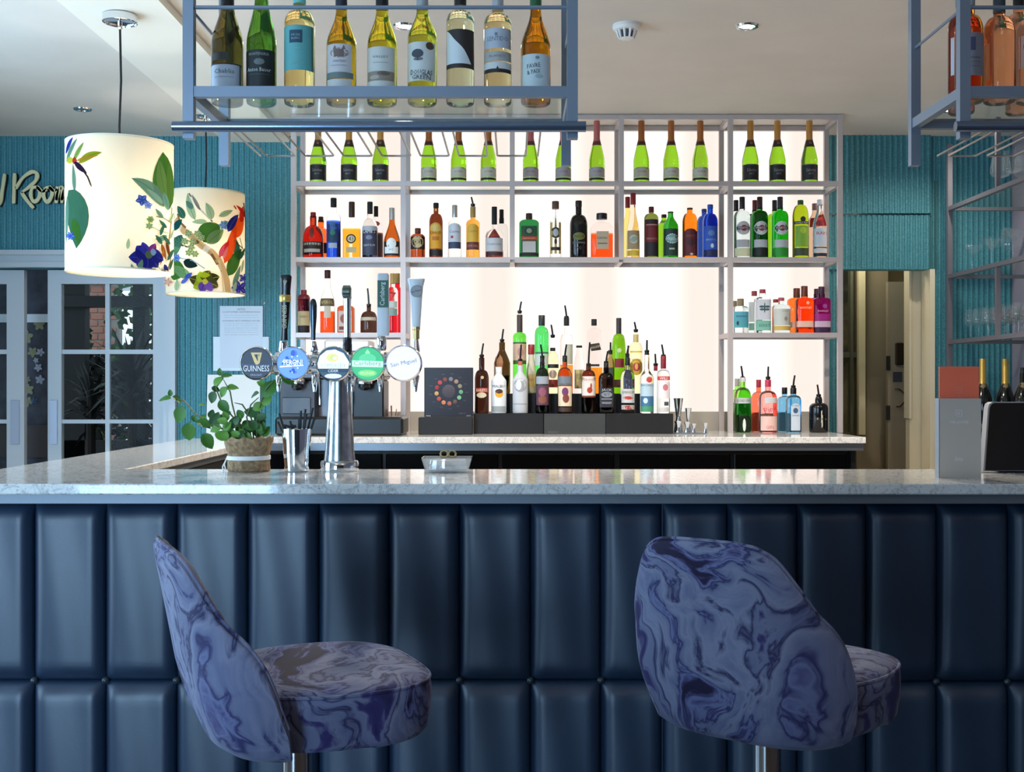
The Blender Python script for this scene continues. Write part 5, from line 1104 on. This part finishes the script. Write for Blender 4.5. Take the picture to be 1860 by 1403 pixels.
WB('yellow-green wine bottle with tree drawing and bold black lettering', 767, 53, 70, 22, 21, 's', G((200, 200, 60)), M((176, 180, 186), .35, .4), 18,
   [('r', -.93, .9, 83, 153, (216, 218, 214)), ('e', .58, 90, 7, 7, (84, 64, 40)), ('e', -.25, 104, 11, 8, (70, 76, 84), 11), ('e', -.2, 114, 9, 3, (110, 116, 120), 9), ('r', -.28, -.2, 108, 117, (60, 60, 66)), ('t', 'DOUGLAS', 0, 138, 39, 9, (30, 30, 32), -.04), ('t', 'GREEN', 0, 147, 34, 8, (30, 30, 32), -.04)])
sw = [('e', 0, 0, 0, 0, K)]
WB('clear wine bottle with white label cut by a dark S-curve', 836, 51, 44, 20, 21, 'r', G((240, 240, 200), .01, 1.3), BC, 12,
   [('r', -.95, .98, 60, 130, (50, 42, 40)), ('c', -.95, .80, (60, 64, 69, 75, 80, 84, 88, 92, 97, 104, 112, 121), 122, (222, 228, 230))])
WB('clear wine bottle with stacked silver bands and black foot line', 904, 50, 46, 26, 20, 'r', G((246, 226, 170), .01, 1.3), M((190, 190, 200), .35, .4), 20,
   [('r', -.96, .96, 58, 94, (190, 196, 208)), ('t', 'SENTIDO', 0, 77, 38, 8, (110, 116, 130)), ('e', -.1, 69, 3, 3, (130, 134, 144)), ('r', -.96, .96, 100, 117, (180, 178, 176)), ('t', 'BLANCO', 0, 108, 30, 4, (130, 124, 116)), ('r', -.96, .96, 119, 131, (220, 220, 218)), ('r', -.96, .96, 131, 138, (36, 32, 32)), ('e', 0, 131, 4, 5, (40, 36, 36), 3, PI/2)])
WB('brown-gold wine bottle with pale blue label, far right of the left rack', 973, 54, 88, 22, 20, 's', G((190, 120, 10)), M((40, 96, 60), .4), 16,
   [('r', -.96, .94, 105, 172, (206, 218, 222)), ('t', 'FAVRE', -.15, 126, 24, 8, (50, 60, 66), .12), ('t', '& PAIX', -.15, 137, 24, 8, (50, 60, 66), .12), ('e', .2, 145, 7, 4, (170, 190, 196), 9), ('e', .1, 112, 4, 3, (120, 140, 150), 9)])
gr = 'rosé bottles in the right hanging rack'
ROSE = G((250, 176, 130), .01, 1.33)
WB('orange rosé bottle with blue-square label just inside the right rack post', 1760, 50, 62, 28, 20, 'r', G((250, 150, 50)), M((180, 190, 200), .35, .5), 12, [('r', -.95, .95, 66, 143, (160, 164, 180)), ('r', -.6, .1, 74, 98, (90, 96, 140)), ('r', -.5, .5, 110, 112, (120, 126, 146)), ('r', -.5, .5, 118, 119, (120, 126, 146)), ('r', -.5, .5, 126, 127, (120, 126, 146))], Y=2.93, group=gr)
WB('embossed pink rosé bottle without label in the right rack', 1815, 56, 66, 30, 20, 'r', ROSE, M((70, 80, 90), .35, .5), 24, [('r', -.3, .3, 46, 48, (180, 130, 100))], Y=2.93, group=gr)
WB('rosé bottle with pale label cut off by the right edge of the frame', 1872, 52, 72, 34, 20, 'r', ROSE, BC, 20, [('r', -.96, .96, 70, 128, (214, 196, 186)), ('t', 'ROSE', -.2, 90, 30, 8, (120, 60, 60))], Y=2.93, group=gr)
WB('rear rosé bottle with white label left of the right rack post', 1746, 46, 56, 24, 18, 'r', G((190, 80, 50)), M((60, 60, 50), .4), 12, [('r', -.95, .95, 72, 140, (206, 206, 214))], Y=3.05, group=gr)
WB('rear rosé bottle half seen behind the cut-off one', 1850, 46, 56, 24, 18, 'r', ROSE, BC, 12, [('r', -.95, .95, 80, 140, (206, 196, 190))], Y=3.05, group=gr)
# ------------------------------------------------------------------ floral lampshades
def lamp(px, Y, ztop, zbot, label, art):
    X = WX(px, Y); R = .195; H = ztop-zbot
    cz = CEIL-.035
    t = thing('pendant_lamp', label, 'lamp', (X, Y, cz), 0, 'floral pendant lamps')
    MB().lathe([(.060, -.001), (.064, -.004), (.064, -.030), (.060, -.032), (.058, -.026), (.001, -.024)], n=36).lathe([(.008, -.024), (.010, -.05), (.004, -.056)], n=12).build('ceiling_rose', CHROME, t)
    MB().tube([(0, 0, -.05), (.004, 0, -.25), (-.003, .002, -.42), (0, 0, ztop-cz-.01)], .0042, 8).build('cord', BLACKM, t)
    zt, zb = ztop-cz, zbot-cz
    MB().lathe([(R-.002, zb), (R, zb), (R, zt), (R-.002, zt), (R-.002, zb)], n=72, cap=(False, False)).build('shade', SHADE, t)
    MB().lathe([(R-.003, zb+.002), (R+.0008, zb-.001), (R+.0008, zb+.006), (R-.003, zb+.006)], n=72, cap=(False, False)).build('hem', M((226, 216, 190), .7), t)
    MB().lathe([(R-.003, zt-.006), (R+.0008, zt-.006), (R+.0008, zt+.001), (R-.003, zt)], n=72, cap=(False, False)).build('hem', M((226, 216, 190), .7), t)
    fm = MB()
    for q in range(3):
        a = q*2.094+.4; fm.cyl((0, 0, zt-.01), (math.cos(a)*(R-.004), math.sin(a)*(R-.004), zt-.004), .002, n=6)
    fm.cyl((0, 0, zt-.005), (0, 0, zt-.09), .018, n=14); fm.build('carrier', WHITE, t)
    MB().lathe([(.012, -.09), (.016, -.105), (.030, -.135), (.028, -.16), (.001, -.172)], (0, 0, zt), 18).build('bulb', M((255, 244, 220), .5, emit=16.0), t)
    l = bpy.data.lights.new('bulb_light', 'POINT'); l.energy = 3.9; l.color = (1, .97, .91); l.shadow_soft_size = .03
    o = bpy.data.objects.new('bulb_light', l); C.objects.link(o); o.parent = t; o.location = (0, 0, (zt*.42+zb*.58)); o['kind'] = 'helper'
    # print on the cloth, laid out on the unrolled shade (u = arc length from the front, v = height)
    mb = MB(); ms = []; lay = [0]
    def mi(c):
        if c not in ms: ms.append(c)
        return ms.index(c)
    k = Y/F
    beta = math.atan2(X, Y)          # the print's front centre is turned to where the photograph was taken from
    def on(u, v):
        a = u/R; rr = R+.0006+lay[0]*.00005
        a2 = a-beta
        return (math.sin(a2)*rr, -math.cos(a2)*rr, v)
    def uv(x, y):
        s_ = max(-.97, min(.97, (x-px)*k/R)); return (math.asin(s_)*R, WZ(y, Y-R*math.sqrt(1-s_*s_))-cz)
    def strip(P, ws, c):
        lay[0] += 1; V = []
        for i, p in enumerate(P):
            a = Vector(P[max(i-1, 0)]); b = Vector(P[min(i+1, len(P)-1)]); d = (b-a).normalized(); nrm = Vector((-d.y, d.x))*ws[i]
            for s_ in (-1, -.67, -.33, 0, .33, .67, 1): V.append(on(p[0]+nrm.x*s_, max(zb+.004, min(zt-.004, p[1]+nrm.y*s_))))
        fs = [(j*7+q, j*7+q+1, (j+1)*7+q+1, (j+1)*7+q) for j in range(len(P)-1) for q in range(6)]
        mb.add(V, fs, mi(c))
    def clampu(q): return (max(-R*1.45, min(R*1.45, q[0])), q[1])
    def leafs(x0, y0, x1, y1, wpx, c, bend=0, vein=None):
        a, b = Vector(uv(x0, y0)), Vector(uv(x1, y1)); d = b-a; nn = Vector((-d.y, d.x)); N = 9; P = []; ws = []
        for i in range(N+1):
            tt = i/N; p = a+d*tt+nn*bend*math.sin(PI*tt); P.append(clampu((p.x, p.y))); ws.append(wpx*k*.5*math.sin(PI*tt**.8)**.8+.0002)
        strip(P, ws, c)
        if vein: strip(P, [.0009]*len(P), vein)
    def line(pts, wpx, c):
        P = [clampu(uv(*p)) for p in pts]; strip(P, [wpx*k*.5]*len(P), c)
    def flower(x, y, r, n, c, c2, ph=0):
        for i in range(n):
            a = ph+2*PI*i/n; leafs(x, y, x+math.cos(a)*r, y+math.sin(a)*r, r*.78, c, 0)
            leafs(x+math.cos(a)*r*.2, y+math.sin(a)*r*.2, x+math.cos(a)*r*.9, y+math.sin(a)*r*.9, r*.2, c2)
    def blob(x, y, rx, ry, c):
        leafs(x-rx, y, x+rx, y, ry*2, c)
    art(leafs, line, flower, blob)
    mb.build('floral_print', [SH(c) for c in ms], t)['kind'] = 'stuff'
    return t
G1, G2, G3, G4, G5 = (70, 120, 50), (110, 150, 130), (60, 110, 90), (140, 170, 90), (170, 196, 160)
BRW, BL, BLD, VIO = (150, 110, 70), (60, 90, 180), (36, 40, 130), (70, 50, 150)
def art1(L, ln, fl, bl):
    L(124, 285, 140, 254, 12, (40, 60, 150)); L(128, 300, 147, 256, 12, G2, 0, G3); L(140, 298, 158, 262, 10, G4, 0, G1)
    L(150, 300, 188, 278, 13, (150, 160, 40), .06, (110, 130, 40)); L(146, 296, 182, 284, 6, (196, 150, 50))
    L(143, 352, 140, 302, 12, G2, 0, G3); bl(136, 296, 7, 6, (190, 190, 70)); bl(143, 296, 4, 6, (200, 60, 50))
    L(142, 298, 164, 318, 10, (50, 34, 60)); ln([(158, 314), (165, 324), (170, 338)], 3, (60, 46, 60)); ln([(168, 330), (171, 341)], 2, (110, 90, 60))
    L(132, 350, 146, 454, 60, G3, .12, G1); L(130, 360, 128, 446, 20, G2, 0); L(140, 400, 152, 446, 22, G1, 0); fl(136, 432, 8, 6, BL, (120, 160, 230))
    L(302, 376, 290, 271, 74, G1, 0, (50, 90, 40)); L(298, 366, 284, 285, 30, (110, 150, 80), .05, G1); L(304, 372, 300, 290, 24, (90, 130, 60), 0, G1)
    L(292, 372, 237, 322, 26, G2, -.08, G3); L(300, 378, 290, 344, 18, (120, 170, 150), 0, G3); L(290, 366, 262, 340, 10, (150, 190, 170))
    ln([(306, 372), (305, 400), (300, 440), (304, 470), (298, 495)], 4, BRW); ln([(304, 400), (290, 392), (278, 390)], 2, (150, 150, 110)); ln([(300, 420), (284, 416), (272, 410)], 2, G5)
    fl(254, 361, 11, 5, BL, (120, 150, 220), .4); fl(264, 370, 8, 5, (120, 150, 220), (180, 200, 240), 1)
    fl(268, 396, 7, 6, G4, G5); fl(266, 408, 7, 6, G5, G4, .5)
    for a in [(290, 392, 276, 376, 9), (296, 410, 282, 396, 8), (296, 425, 276, 432, 10), (302, 440, 288, 424, 9), (300, 400, 309, 382, 9), (302, 430, 310, 412, 9), (288, 440, 276, 424, 9), (284, 425, 292, 404, 8), (296, 470, 309, 450, 10), (300, 488, 308, 466, 8)]: L(*a, random.choice((G2, G5, G3)), .05, G3)
    L(286, 440, 294, 470, 10, (150, 90, 40)); L(294, 436, 300, 465, 9, (110, 60, 30)); L(290, 450, 284, 480, 6, (190, 130, 60))
    for a, r_ in ((3.0, 28), (2.3, 24), (3.9, 22), (.3, 26), (.9, 26), (1.6, 26)): L(262, 462, 262+math.cos(a)*r_*1.1, 462+math.sin(a)*r_*1.1, 26, BLD if a != 2.3 else VIO, .06, (70, 80, 190))
    L(262, 462, 254, 438, 17, (60, 60, 170), 0, VIO); L(266, 460, 276, 440, 15, (110, 50, 130), 0, (200, 80, 140)); bl(265, 461, 7, 7, (90, 110, 80)); bl(272, 456, 5, 6, (130, 170, 210))
    L(248, 490, 254, 470, 9, G2); L(230, 452, 232, 432, 6, G5); L(240, 496, 236, 478, 6, G2); L(290, 478, 298, 498, 12, (40, 50, 120)); ln([(276, 478), (284, 492)], 2, G3)
def art2(L, ln, fl, bl):
    L(356, 400, 343, 352, 14, G5, .06, G3); L(352, 380, 340, 366, 10, G2); L(384, 398, 374, 368, 14, G5, -.05, G2); L(396, 392, 420, 380, 10, G5, 0, G2); L(364, 382, 350, 354, 6, (150, 150, 140))
    ln([(345, 352), (362, 378), (385, 402)], 2.5, (120, 110, 110)); L(376, 402, 350, 404, 9, G5); L(404, 400, 420, 412, 8, G5, 0, G2)
    ln([(322, 400), (336, 420), (352, 432), (366, 446), (384, 458), (396, 472), (404, 490), (410, 510), (412, 532)], 12, (206, 176, 128)); ln([(340, 420), (360, 440), (384, 462), (394, 480)], 5, (150, 110, 70)); ln([(396, 472), (402, 500), (404, 530)], 4, (230, 210, 170))
    ln([(340, 415), (330, 405), (326, 390)], 4, BRW); ln([(360, 440), (345, 450), (330, 446)], 3, (110, 80, 50))
    L(370, 440, 398, 408, 40, G1, .08, (60, 90, 44)); L(376, 442, 404, 416, 20, (130, 160, 100), .0, G1); L(430, 470, 424, 430, 20, G3, 0, G1); L(412, 500, 436, 450, 26, G1, .05, G3); L(420, 520, 434, 480, 12, G2)
    L(322, 450, 334, 428, 20, G3, 0, G2); L(312, 470, 338, 434, 30, (90, 140, 110), .1, G3); L(312, 490, 340, 500, 36, G1, .05, G3); L(350, 505, 316, 485, 18, (130, 170, 110), 0); L(336, 476, 360, 484, 16, (30, 50, 50)); L(318, 420, 334, 400, 14, (30, 90, 90), 0, G3)
    L(338, 398, 326, 376, 14, G3, 0, G2); L(320, 400, 312, 384, 10, (30, 100, 100)); fl(324, 470, 8, 7, (90, 130, 200), (170, 200, 240)); fl(404, 408, 9, 6, (150, 190, 230), (90, 140, 200)); fl(315, 411, 6, 5, (240, 170, 50), (250, 200, 90)); ln([(330, 470), (352, 474), (372, 488)], 2, (160, 180, 190))
    for x, y in ((345, 425), (352, 440), (360, 425), (346, 460), (356, 462), (350, 450), (366, 432), (340, 440)): fl(x, y, 7, 6, (190, 200, 140), (110, 130, 80), x)
    # scarlet bird on the right
    L(404, 478, 424, 400, 19, (236, 90, 36), -.03); L(420, 430, 438, 388, 26, (240, 96, 30), .02); L(432, 402, 436, 372, 16, (220, 60, 40)); L(440, 392, 424, 371, 9, (210, 50, 40)); L(410, 420, 428, 388, 15, (40, 44, 130), .06, (90, 120, 200)); L(396, 466, 412, 436, 12, (220, 60, 60)); L(396, 468, 404, 444, 6, (240, 110, 140)); L(402, 470, 410, 446, 6, (250, 150, 150)); ln([(424, 378), (420, 372)], 3, (200, 70, 50)); ln([(437, 366), (440, 400), (440, 436)], 5, (60, 50, 30))
    ln([(430, 430), (434, 446), (438, 462)], 2, (60, 50, 50)); ln([(420, 436), (436, 450)], 2, (80, 60, 50)); L(428, 470, 440, 448, 9, G3)
    for a, r_, c in ((3.4, 26, (70, 66, 30)), (2.6, 22, (160, 170, 40)), (5.9, 26, (60, 60, 26)), (.4, 24, (80, 80, 40)), (4.3, 20, (180, 196, 50)), (5.1, 22, (90, 90, 36))): L(372, 512, 372+math.cos(a)*r_, 512+math.sin(a)*r_, 20, c, .05, (200, 200, 60))
    L(372, 512, 366, 532, 16, (110, 70, 160), 0, (60, 40, 90)); L(374, 512, 384, 530, 14, (130, 90, 180)); bl(373, 512, 5, 5, (220, 200, 70)); bl(372, 500, 9, 5, (190, 200, 40))
    fl(429, 522, 14, 5, (60, 60, 170), (110, 110, 210), .6); fl(436, 504, 9, 5, (60, 70, 170), (120, 130, 220)); L(340, 508, 352, 496, 8, (70, 90, 190)); L(334, 516, 346, 506, 7, (90, 110, 200)); fl(312, 514, 9, 5, (230, 190, 170), (200, 140, 110)); L(326, 530, 328, 508, 10, G5, 0, G2); L(306, 466, 310, 440, 8, (70, 90, 180)); L(418, 530, 424, 510, 8, G5); L(436, 470, 432, 494, 8, G5)
lamp(218, 4.46, WZ(262, 4.46), WZ(496, 4.46), 'larger nearer pendant with cream drum shade, big leaf and purple flower', art1)
lamp(373.5, 6.02, WZ(352, 6.02), WZ(536, 6.02), 'further pendant with cream drum shade, scarlet bird and dense foliage', art2)
# ------------------------------------------------------------------ bar stools
def sm(a, b, x): t = max(0, min(1, (x-a)/(b-a))); return t*t*(3-2*t)
def stool(px, Y, face, label, zs=.800, WY_=.246):
    # local +X is the way the sitter faces
    t = thing('bar_stool', label, 'stool', (WX(px, Y), Y, 0), math.radians(face), 'marbled velvet bar stools')
    A = math.radians(69.5); WX_ = .192
    def plan(th, s):         # th measured from the back, superellipse
        c, q = math.cos(th), math.sin(th); e = 2.9
        r = 1/((abs(c)/1.0)**e+(abs(q)/1.0)**e)**(1/e)
        return -c*r*WX_*s, q*r*WY_*s
    def top(th):
        a = min(69.9, abs(math.degrees(th)))
        T = ((0, .258), (14, .257), (25, .252), (33, .234), (40, .190), (48, .136), (56, .104), (62, .066), (66, .020), (68.5, -.045), (70, -.07))
        for (a0, h0), (a1, h1) in zip(T, T[1:]):
            if a0 <= a <= a1: h = h0+(h1-h0)*(a-a0)/(a1-a0); break
        return max(zs+h, zs-.06)
    zb = zs-.112
    nu = 64; prof = []
    V = []; rows_ = 20
    for i in range(nu+1):
        th = -A+2*A*i/nu; zt = sum(top(th+q*.018) for q in (-2, -1, 0, 1, 2))/5
        wgt = max(0, math.cos(th))**.7
        def P(s_, off, z):
            h = (z-zb)/.36; bul = .86+.16*math.sin(min(1, h*2.4)*PI/2)
            x, y = plan(th, bul); y *= 1-.03*max(0, h-.3); n = Vector((x, y)).normalized()
            rake = -.066*wgt*max(0, h)**1.15
            return (x-n.x*off+rake, y-n.y*off*(1), z)
        ring = []
        N = 9
        ring.append(P(1, .045, zb-.004)); ring.append(P(1, .015, zb+.0))
        for j in range(N): ring.append(P(1, 0, zb+.014+(zt-.016-zb-.014)*j/(N-1)))
        ring += [P(1, .003, zt-.006), P(1, .011, zt), P(1, .020, zt), P(1, .029, zt-.007)]
        for j in range(4): ring.append(P(1, .034, zt-.02-(zt-.02-(zb+.02))*j/3))
        V.append(ring)
    mb = MB(); m_ = len(V[0]); fl_ = [p for r in V for p in r]
    fs = [(i*m_+j, (i+1)*m_+j, (i+1)*m_+(j+1) % m_, i*m_+(j+1) % m_) for i in range(nu) for j in range(m_)]
    fs += [tuple(range(m_)), tuple(reversed(range(nu*m_, nu*m_+m_)))]
    mb.add(fl_, fs, 0, True); mb.build('backrest', MARBLE, t)
    # piping round the rim
    pp = [V[i][m_-7] for i in range(nu+1)]; pp = [(p[0]*1.0, p[1], p[2]+.001) for p in pp]
    MB().tube(pp, .0035, 8).build('piping', MARBLE, t)
    def se(th, sc_, low=0):
        # seat outline: squarish front, rounder and narrower where the backrest wraps it
        c, q = math.cos(th), math.sin(th)
        ax, e = (.236, 3.4) if c > 0 else (.158, 2.6)
        x = ax*math.copysign(abs(c)**(2/e), c); ay = .192+.026*sm(-.10, .04, x)-low*.012*(c < .2)
        return (x*sc_, ay*math.copysign(abs(q)**(2/(3.4 if c > 0 else 2.9)), q)*sc_)
    rs = []; n = 64
    for z, s_ in ((-.108, .84), (-.104, .93), (-.092, .975), (-.05, 1.0), (-.018, 1.0), (-.008, .994), (-.001, .975), (.005, .93), (.010, .80), (.014, .5), (.015, .2)):
        rs.append([(*se(2*PI*(i+.5)/n, s_, z < -.04), zs+z) for i in range(n)])
    seat = MB().rings(rs).build('seat', MARBLE, t)
    MB().tube([(*se(2*PI*(i+.5)/n, .988), zs-.003) for i in range(n)]+[(*se(2*PI*.5/n, .988), zs-.003)], .0034, 8).build('piping', MARBLE, seat)
    MB().lathe([(.10, zs-.125), (.12, zs-.113), (.12, zs-.106)], n=28).build('swivel_plate', BLACKM, t)
    MB().lathe([(.027, .02), (.027, zs-.12)], n=32).build('post', CHROME, t)
    MB().lathe([(.20, 0), (.20, .008), (.17, .016), (.05, .030), (.03, .05)], n=40).build('base', CHROME, t)
    fr_ = MB(); R = .11; pts = [(.04+R*math.cos(a), R*math.sin(a), .28) for a in [i*2*PI/24 for i in range(25)]]
    fr_.tube(pts, .009, 10); fr_.build('footrest', CHROME, t)
    return t
stool(540, 2.25, 24, 'marbled blue velvet bar stool on the left, turned side-on with its whole seat showing')
stool(1393, 2.25, 52, 'marbled blue velvet bar stool on the right, turned with its back to the room', .814, .222)
# ------------------------------------------------------------------ glass shelves on the right wall
SX0, SX1, SY0, SY1 = 2.39, 2.855, 4.6, 6.50
gs = thing('glassware_shelving', 'grey metal wall shelving with stemware at the right edge', 'shelving', (SX0, SY1, 0))
SF = M((120, 118, 126), .45, .4)
zsh = [WZ(380, 6.5), WZ(503, 6.5), WZ(622, 6.5), 1.135]
MB().box(-.013, .013, -.013, .013, 0, WZ(262, 6.5)).build('upright', SF, gs)
MB().box(SX1-SX0-.03, SX1-SX0-.004, -.013, .013, 0, WZ(262, 6.5)).build('upright', SF, gs)
for y in (5.85-SY1, 5.2-SY1):
    for za, zb_ in ((zsh[0]+.012, WZ(262, 6.5)), (zsh[2]+.012, zsh[1]-.012), (0, zsh[3]-.012)):
        MB().box(-.011, .011, y-.011, y+.011, za, zb_).build('upright', SF, gs)
        MB().box(SX1-SX0-.03, SX1-SX0-.008, y-.011, y+.011, za, zb_).build('upright', SF, gs)
for z in zsh:
    MB().box(-.012, .012, SY0-SY1, -.014, z-.011, z+.011).build('shelf_rail', SF, gs)
    MB().box(.013, SX1-SX0-.031, -.012, .012, z-.009, z+.009).build('shelf_rail', SF, gs)
    MB().box(.013, SX1-SX0-.006, SY0-SY1, -.014, z+.001, z+.009).build('glass_shelf', SHELFGLASS, gs)
MB().box(.03, SX1-SX0-.03, SY0-SY1, -.03, 0, 1.10).build('cabinet', BLACKM, gs)
def glassware(prof, name): return MB().lathe(prof, n=22, cap=(False, False)).mesh(name, STEM)
def stemw(R, hs, hb, op):
    p = [(.034, 0), (.035, .002), (.012, .006), (.004, .012), (.0032, hs*.5), (.004, hs-.004), (.010, hs)]
    for i in range(1, 9):
        t = i/8; p.append((R*math.sin(min(1, t/.45)*PI/2)*(1-(1-op)*max(0, (t-.45)/.55)**1.5), hs+hb*(1-math.cos(t*PI/2)) if t < .45 else hs+hb*(.24+.76*(t-.45)/.55)))
    return p
bal = glassware(stemw(.052, .085, .110, .74), 'glass_bowl'); wine = glassware(stemw(.037, .075, .085, .78), 'glass_bowl')
mar = glassware([(.036, 0), (.037, .002), (.012, .006), (.004, .012), (.0035, .09), (.006, .10), (.056, .165), (.055, .1655)], 'glass_bowl')
cpe = glassware([(.034, 0), (.035, .002), (.012, .006), (.004, .012), (.0035, .09), (.010, .102), (.040, .118), (.050, .14), (.048, .155)], 'glass_bowl')
NF = {id(bal): 'balloon_glass', id(wine): 'wine_glass', id(mar): 'martini_glass', id(cpe): 'coupe_glass'}
def gl(me, x, y, z, label, grp):
    t = obj(NF[id(me)], me, None, (x, y, z+.0095)); tag(t, label, 'glass', grp)
z = zsh[1]; g = 'cocktail glasses on the middle glass shelf'
for me, x, y, lb in ((cpe, 2.47, 6.38, 'coupe glass at the far dark end of the middle shelf'), (mar, 2.50, 6.20, 'martini glass beside the far coupe on the middle shelf'), (bal, 2.52, 6.02, 'balloon gin glass, the brightest on the left of the middle shelf'), (bal, 2.66, 6.06, 'balloon gin glass behind the bright one on the middle shelf'),
                     (mar, 2.47, 5.86, 'martini glass in the centre of the middle shelf'), (bal, 2.60, 5.86, 'balloon gin glass to the right of the centre martini glass'), (bal, 2.74, 5.90, 'balloon gin glass against the lilac wall on the middle shelf'), (cpe, 2.52, 5.72, 'coupe glass nearest the right edge on the middle shelf'), (mar, 2.66, 5.70, 'martini glass at the right edge near the wall, middle shelf')):
    gl(me, x, y, z, lb, g)
z = zsh[2]; i = 0
ORD = ['first', 'second', 'third', 'fourth', 'fifth', 'sixth', 'seventh', 'eighth']
for ri, yy in enumerate((6.38, 6.26, 6.14, 6.02, 5.90, 5.78, 5.66, 5.54)):
    for ci, xx in enumerate((2.46, 2.555, 2.65, 2.745)):
        gl(wine, xx+random.uniform(-.006, .006), yy+random.uniform(-.01, .01), z, f'small wine glass, {ORD[ri]} row from the teal wall, {ORD[ci]} from the lower shelf edge', 'wine glasses in rows on the lower glass shelf')
z = zsh[0]
for ri, yy in enumerate((6.06, 5.92, 5.78, 5.64, 5.50)):
    for ci, xx in enumerate((2.49, 2.61, 2.73)):
        gl(bal, xx, yy, z, f'large balloon glass, {ORD[ri]} row from the teal wall, {ORD[ci]} from the top shelf edge', 'large glasses in rows on the top glass shelf')
CG = M((214, 176, 90), .3, .7)
for cx, Yb, lb in ((1785, 6.12, 'gold-foiled champagne bottle right behind the orange menu'), (1826, 6.12, 'gold-foiled champagne bottle above the till screen'), (1858, 6.0, 'dark bottle at the right edge behind the till screen')):
    dk = cx == 1858
    bottle('champagne_bottle', lb, cx, 32, Yb, zsh[3]+.0095, 724, 694, 652 if not dk else 678, 11, 'c', M((14, 18, 16), .1), sleeve=[(697, 650, CG, 'foil')] if not dk else None, cap=None if not dk else (682, 668, 9, BLACK),
           lab=[('e', -.15, 700, 5, 5, (120, 100, 60)), ('r', -.9, .9, 745, 780, (30, 30, 30))])
# ------------------------------------------------------------------ wall sign, notices
def catmull(P, n=6):
    Q = [P[0]]+list(P)+[P[-1]]; R = []
    for i in range(1, len(Q)-2):
        p0, p1, p2, p3 = [Vector(q) for q in Q[i-1:i+3]]
        for j in range(n):
            t = j/n; R.append(tuple(.5*((2*p1)+(-p0+p2)*t+(2*p0-5*p1+4*p2-p3)*t*t+(-p0+3*p1-3*p2+p3)*t**3)))
    return R+[tuple(P[-1])]
sg = thing('wall_sign', 'gold brush-script room sign on the teal wall above the glazed doors', 'sign', (WX(60, WY), WY-.03, WZ(350, WY)))
GOLD_ = M((232, 220, 170), .4, .2); k = WY/F
letters = {'letter_d': [[(14, 318), (10, 345), (6, 368), (2, 376)], [(4, 350), (-6, 346), (-12, 360), (-6, 374), (4, 362)]],
           'letter_r': [[(32, 317), (31, 340), (30, 372)], [(34, 345), (46, 326), (62, 315), (72, 318), (70, 330), (58, 342), (44, 352)], [(44, 351), (54, 366), (66, 380)]],
           'letter_o': [[(74, 342), (64, 344), (61, 357), (66, 368), (74, 364), (78, 352), (73, 342), (82, 350), (90, 346)]],
           'letter_o.': [[(96, 342), (87, 345), (84, 358), (90, 369), (97, 362), (100, 350), (95, 342), (103, 349), (108, 345)]],
           'letter_m': [[(109, 341), (108, 355), (107, 371)], [(107, 366), (112, 348), (117, 343), (118, 355), (117, 371)], [(117, 366), (122, 348), (128, 343), (130, 355), (129, 370), (136, 368)]]}
def place(px, py, y): return ((px-60)*k, y, (350-py)*k)
for nm, strokes in letters.items():
    mb = MB()
    for s_ in strokes:
        P = catmull(s_); N = len(P)
        ws = [(.0070+.0012*math.sin(i*.7)+.0035*abs(math.sin(PI*i/max(1, N-1)))) for i in range(N)]
        # flat brush stroke, 15 mm thick, standing off the wall on a dark back
        for y0, y1, mi_, gr_ in ((-.012, -.002, 0, 1.0), (-.002, .022, 1, 1.0)):
            rs = []
            for i, p in enumerate(P):
                a, b = Vector(P[max(i-1, 0)]), Vector(P[min(i+1, N-1)]); d = (b-a).normalized(); nn = Vector((-d.y, d.x))*ws[i]/k*gr_
                q0, q1 = (p[0]+nn.x, p[1]+nn.y), (p[0]-nn.x, p[1]-nn.y)
                rs.append([place(*q0, y0), place(*q1, y0), place(*q1, y1), place(*q0, y1)])
            mb.rings(rs, mi_, False)
    mb.build(nm.rstrip('.'), [GOLD_, M((30, 34, 30), .6)], sg)
ny = WY-.02; k = ny/F
nt = thing('framed_notice', 'printed notice in a clear wall holder below the further pendant', 'notice', (WX(437, ny), ny, WZ(674, ny)))
MB().box(-50*k, 51*k, 0, .003, 0, 130*k).build('paper_pocket', ACRYL, nt)
MB().box(-50*k, 51*k, .004, .006, 0, 62*k).build('glare_sheet', M((226, 234, 240), .5), nt)  # pale sheet stands in for glare on the holder's lower half
MB().box(-38*k, 40*k, .0035, .0045, 5*k, 118*k).build('sheet', M((214, 222, 232), .5), nt)
mb = MB(); X_ = lambda u, v: (u, .003, v)
def nf(dx, dz): return lambda u, v: (dx*k+u, .0032, dz*k+v)
put_text(mb, 'NOTICE', nf(1, 112), 14*k, 3.5*k, 0)
put_text(mb, 'CUSTOMER INFORMATION', nf(1, 107), 68*k, 2.4*k, 0); put_text(mb, 'LICENSING ACT OPENING HOURS', nf(1, 91), 68*k, 2.4*k, 0)
for i, (zz, s_) in enumerate(((101, 'part one of the premises licence'), (97, 'supply of alcohol and late hours'), (86, 'monday to saturday eleven to late'), (82, 'sunday twelve until half past ten'), (78, 'name and address of the holder'), (74, 'telephone number of premises'), (70, 'designated premises supervisor'), (66, 'state whether access is restricted'))): put_text(mb, s_, nf(1, zz), 62*k, 1.9*k, 1)
mb.build('lettering', [M((70, 76, 90), .6), M((150, 158, 172), .6)], nt)
MB().lathe([(.006, 0), (.004, .006)], n=10).build('stud', CHROME, nt).matrix_local = Matrix.Translation((44*k, -.002, 123*k)) @ Matrix.Rotation(PI/2, 4, 'X')
by_ = WY-.02; k = by_/F
wb = thing('white_board', 'blank white board on the teal wall behind the mint plant', 'board', (WX(423, by_), by_, WZ(812, by_)))
MB().poly([(-49*k, 0, 0), (49*k, 0, 0), (49*k, 0, 131*k), (-46*k, 0, 131*k)], (0, .012, 0)).build('board', M((236, 234, 228), .5), wb)
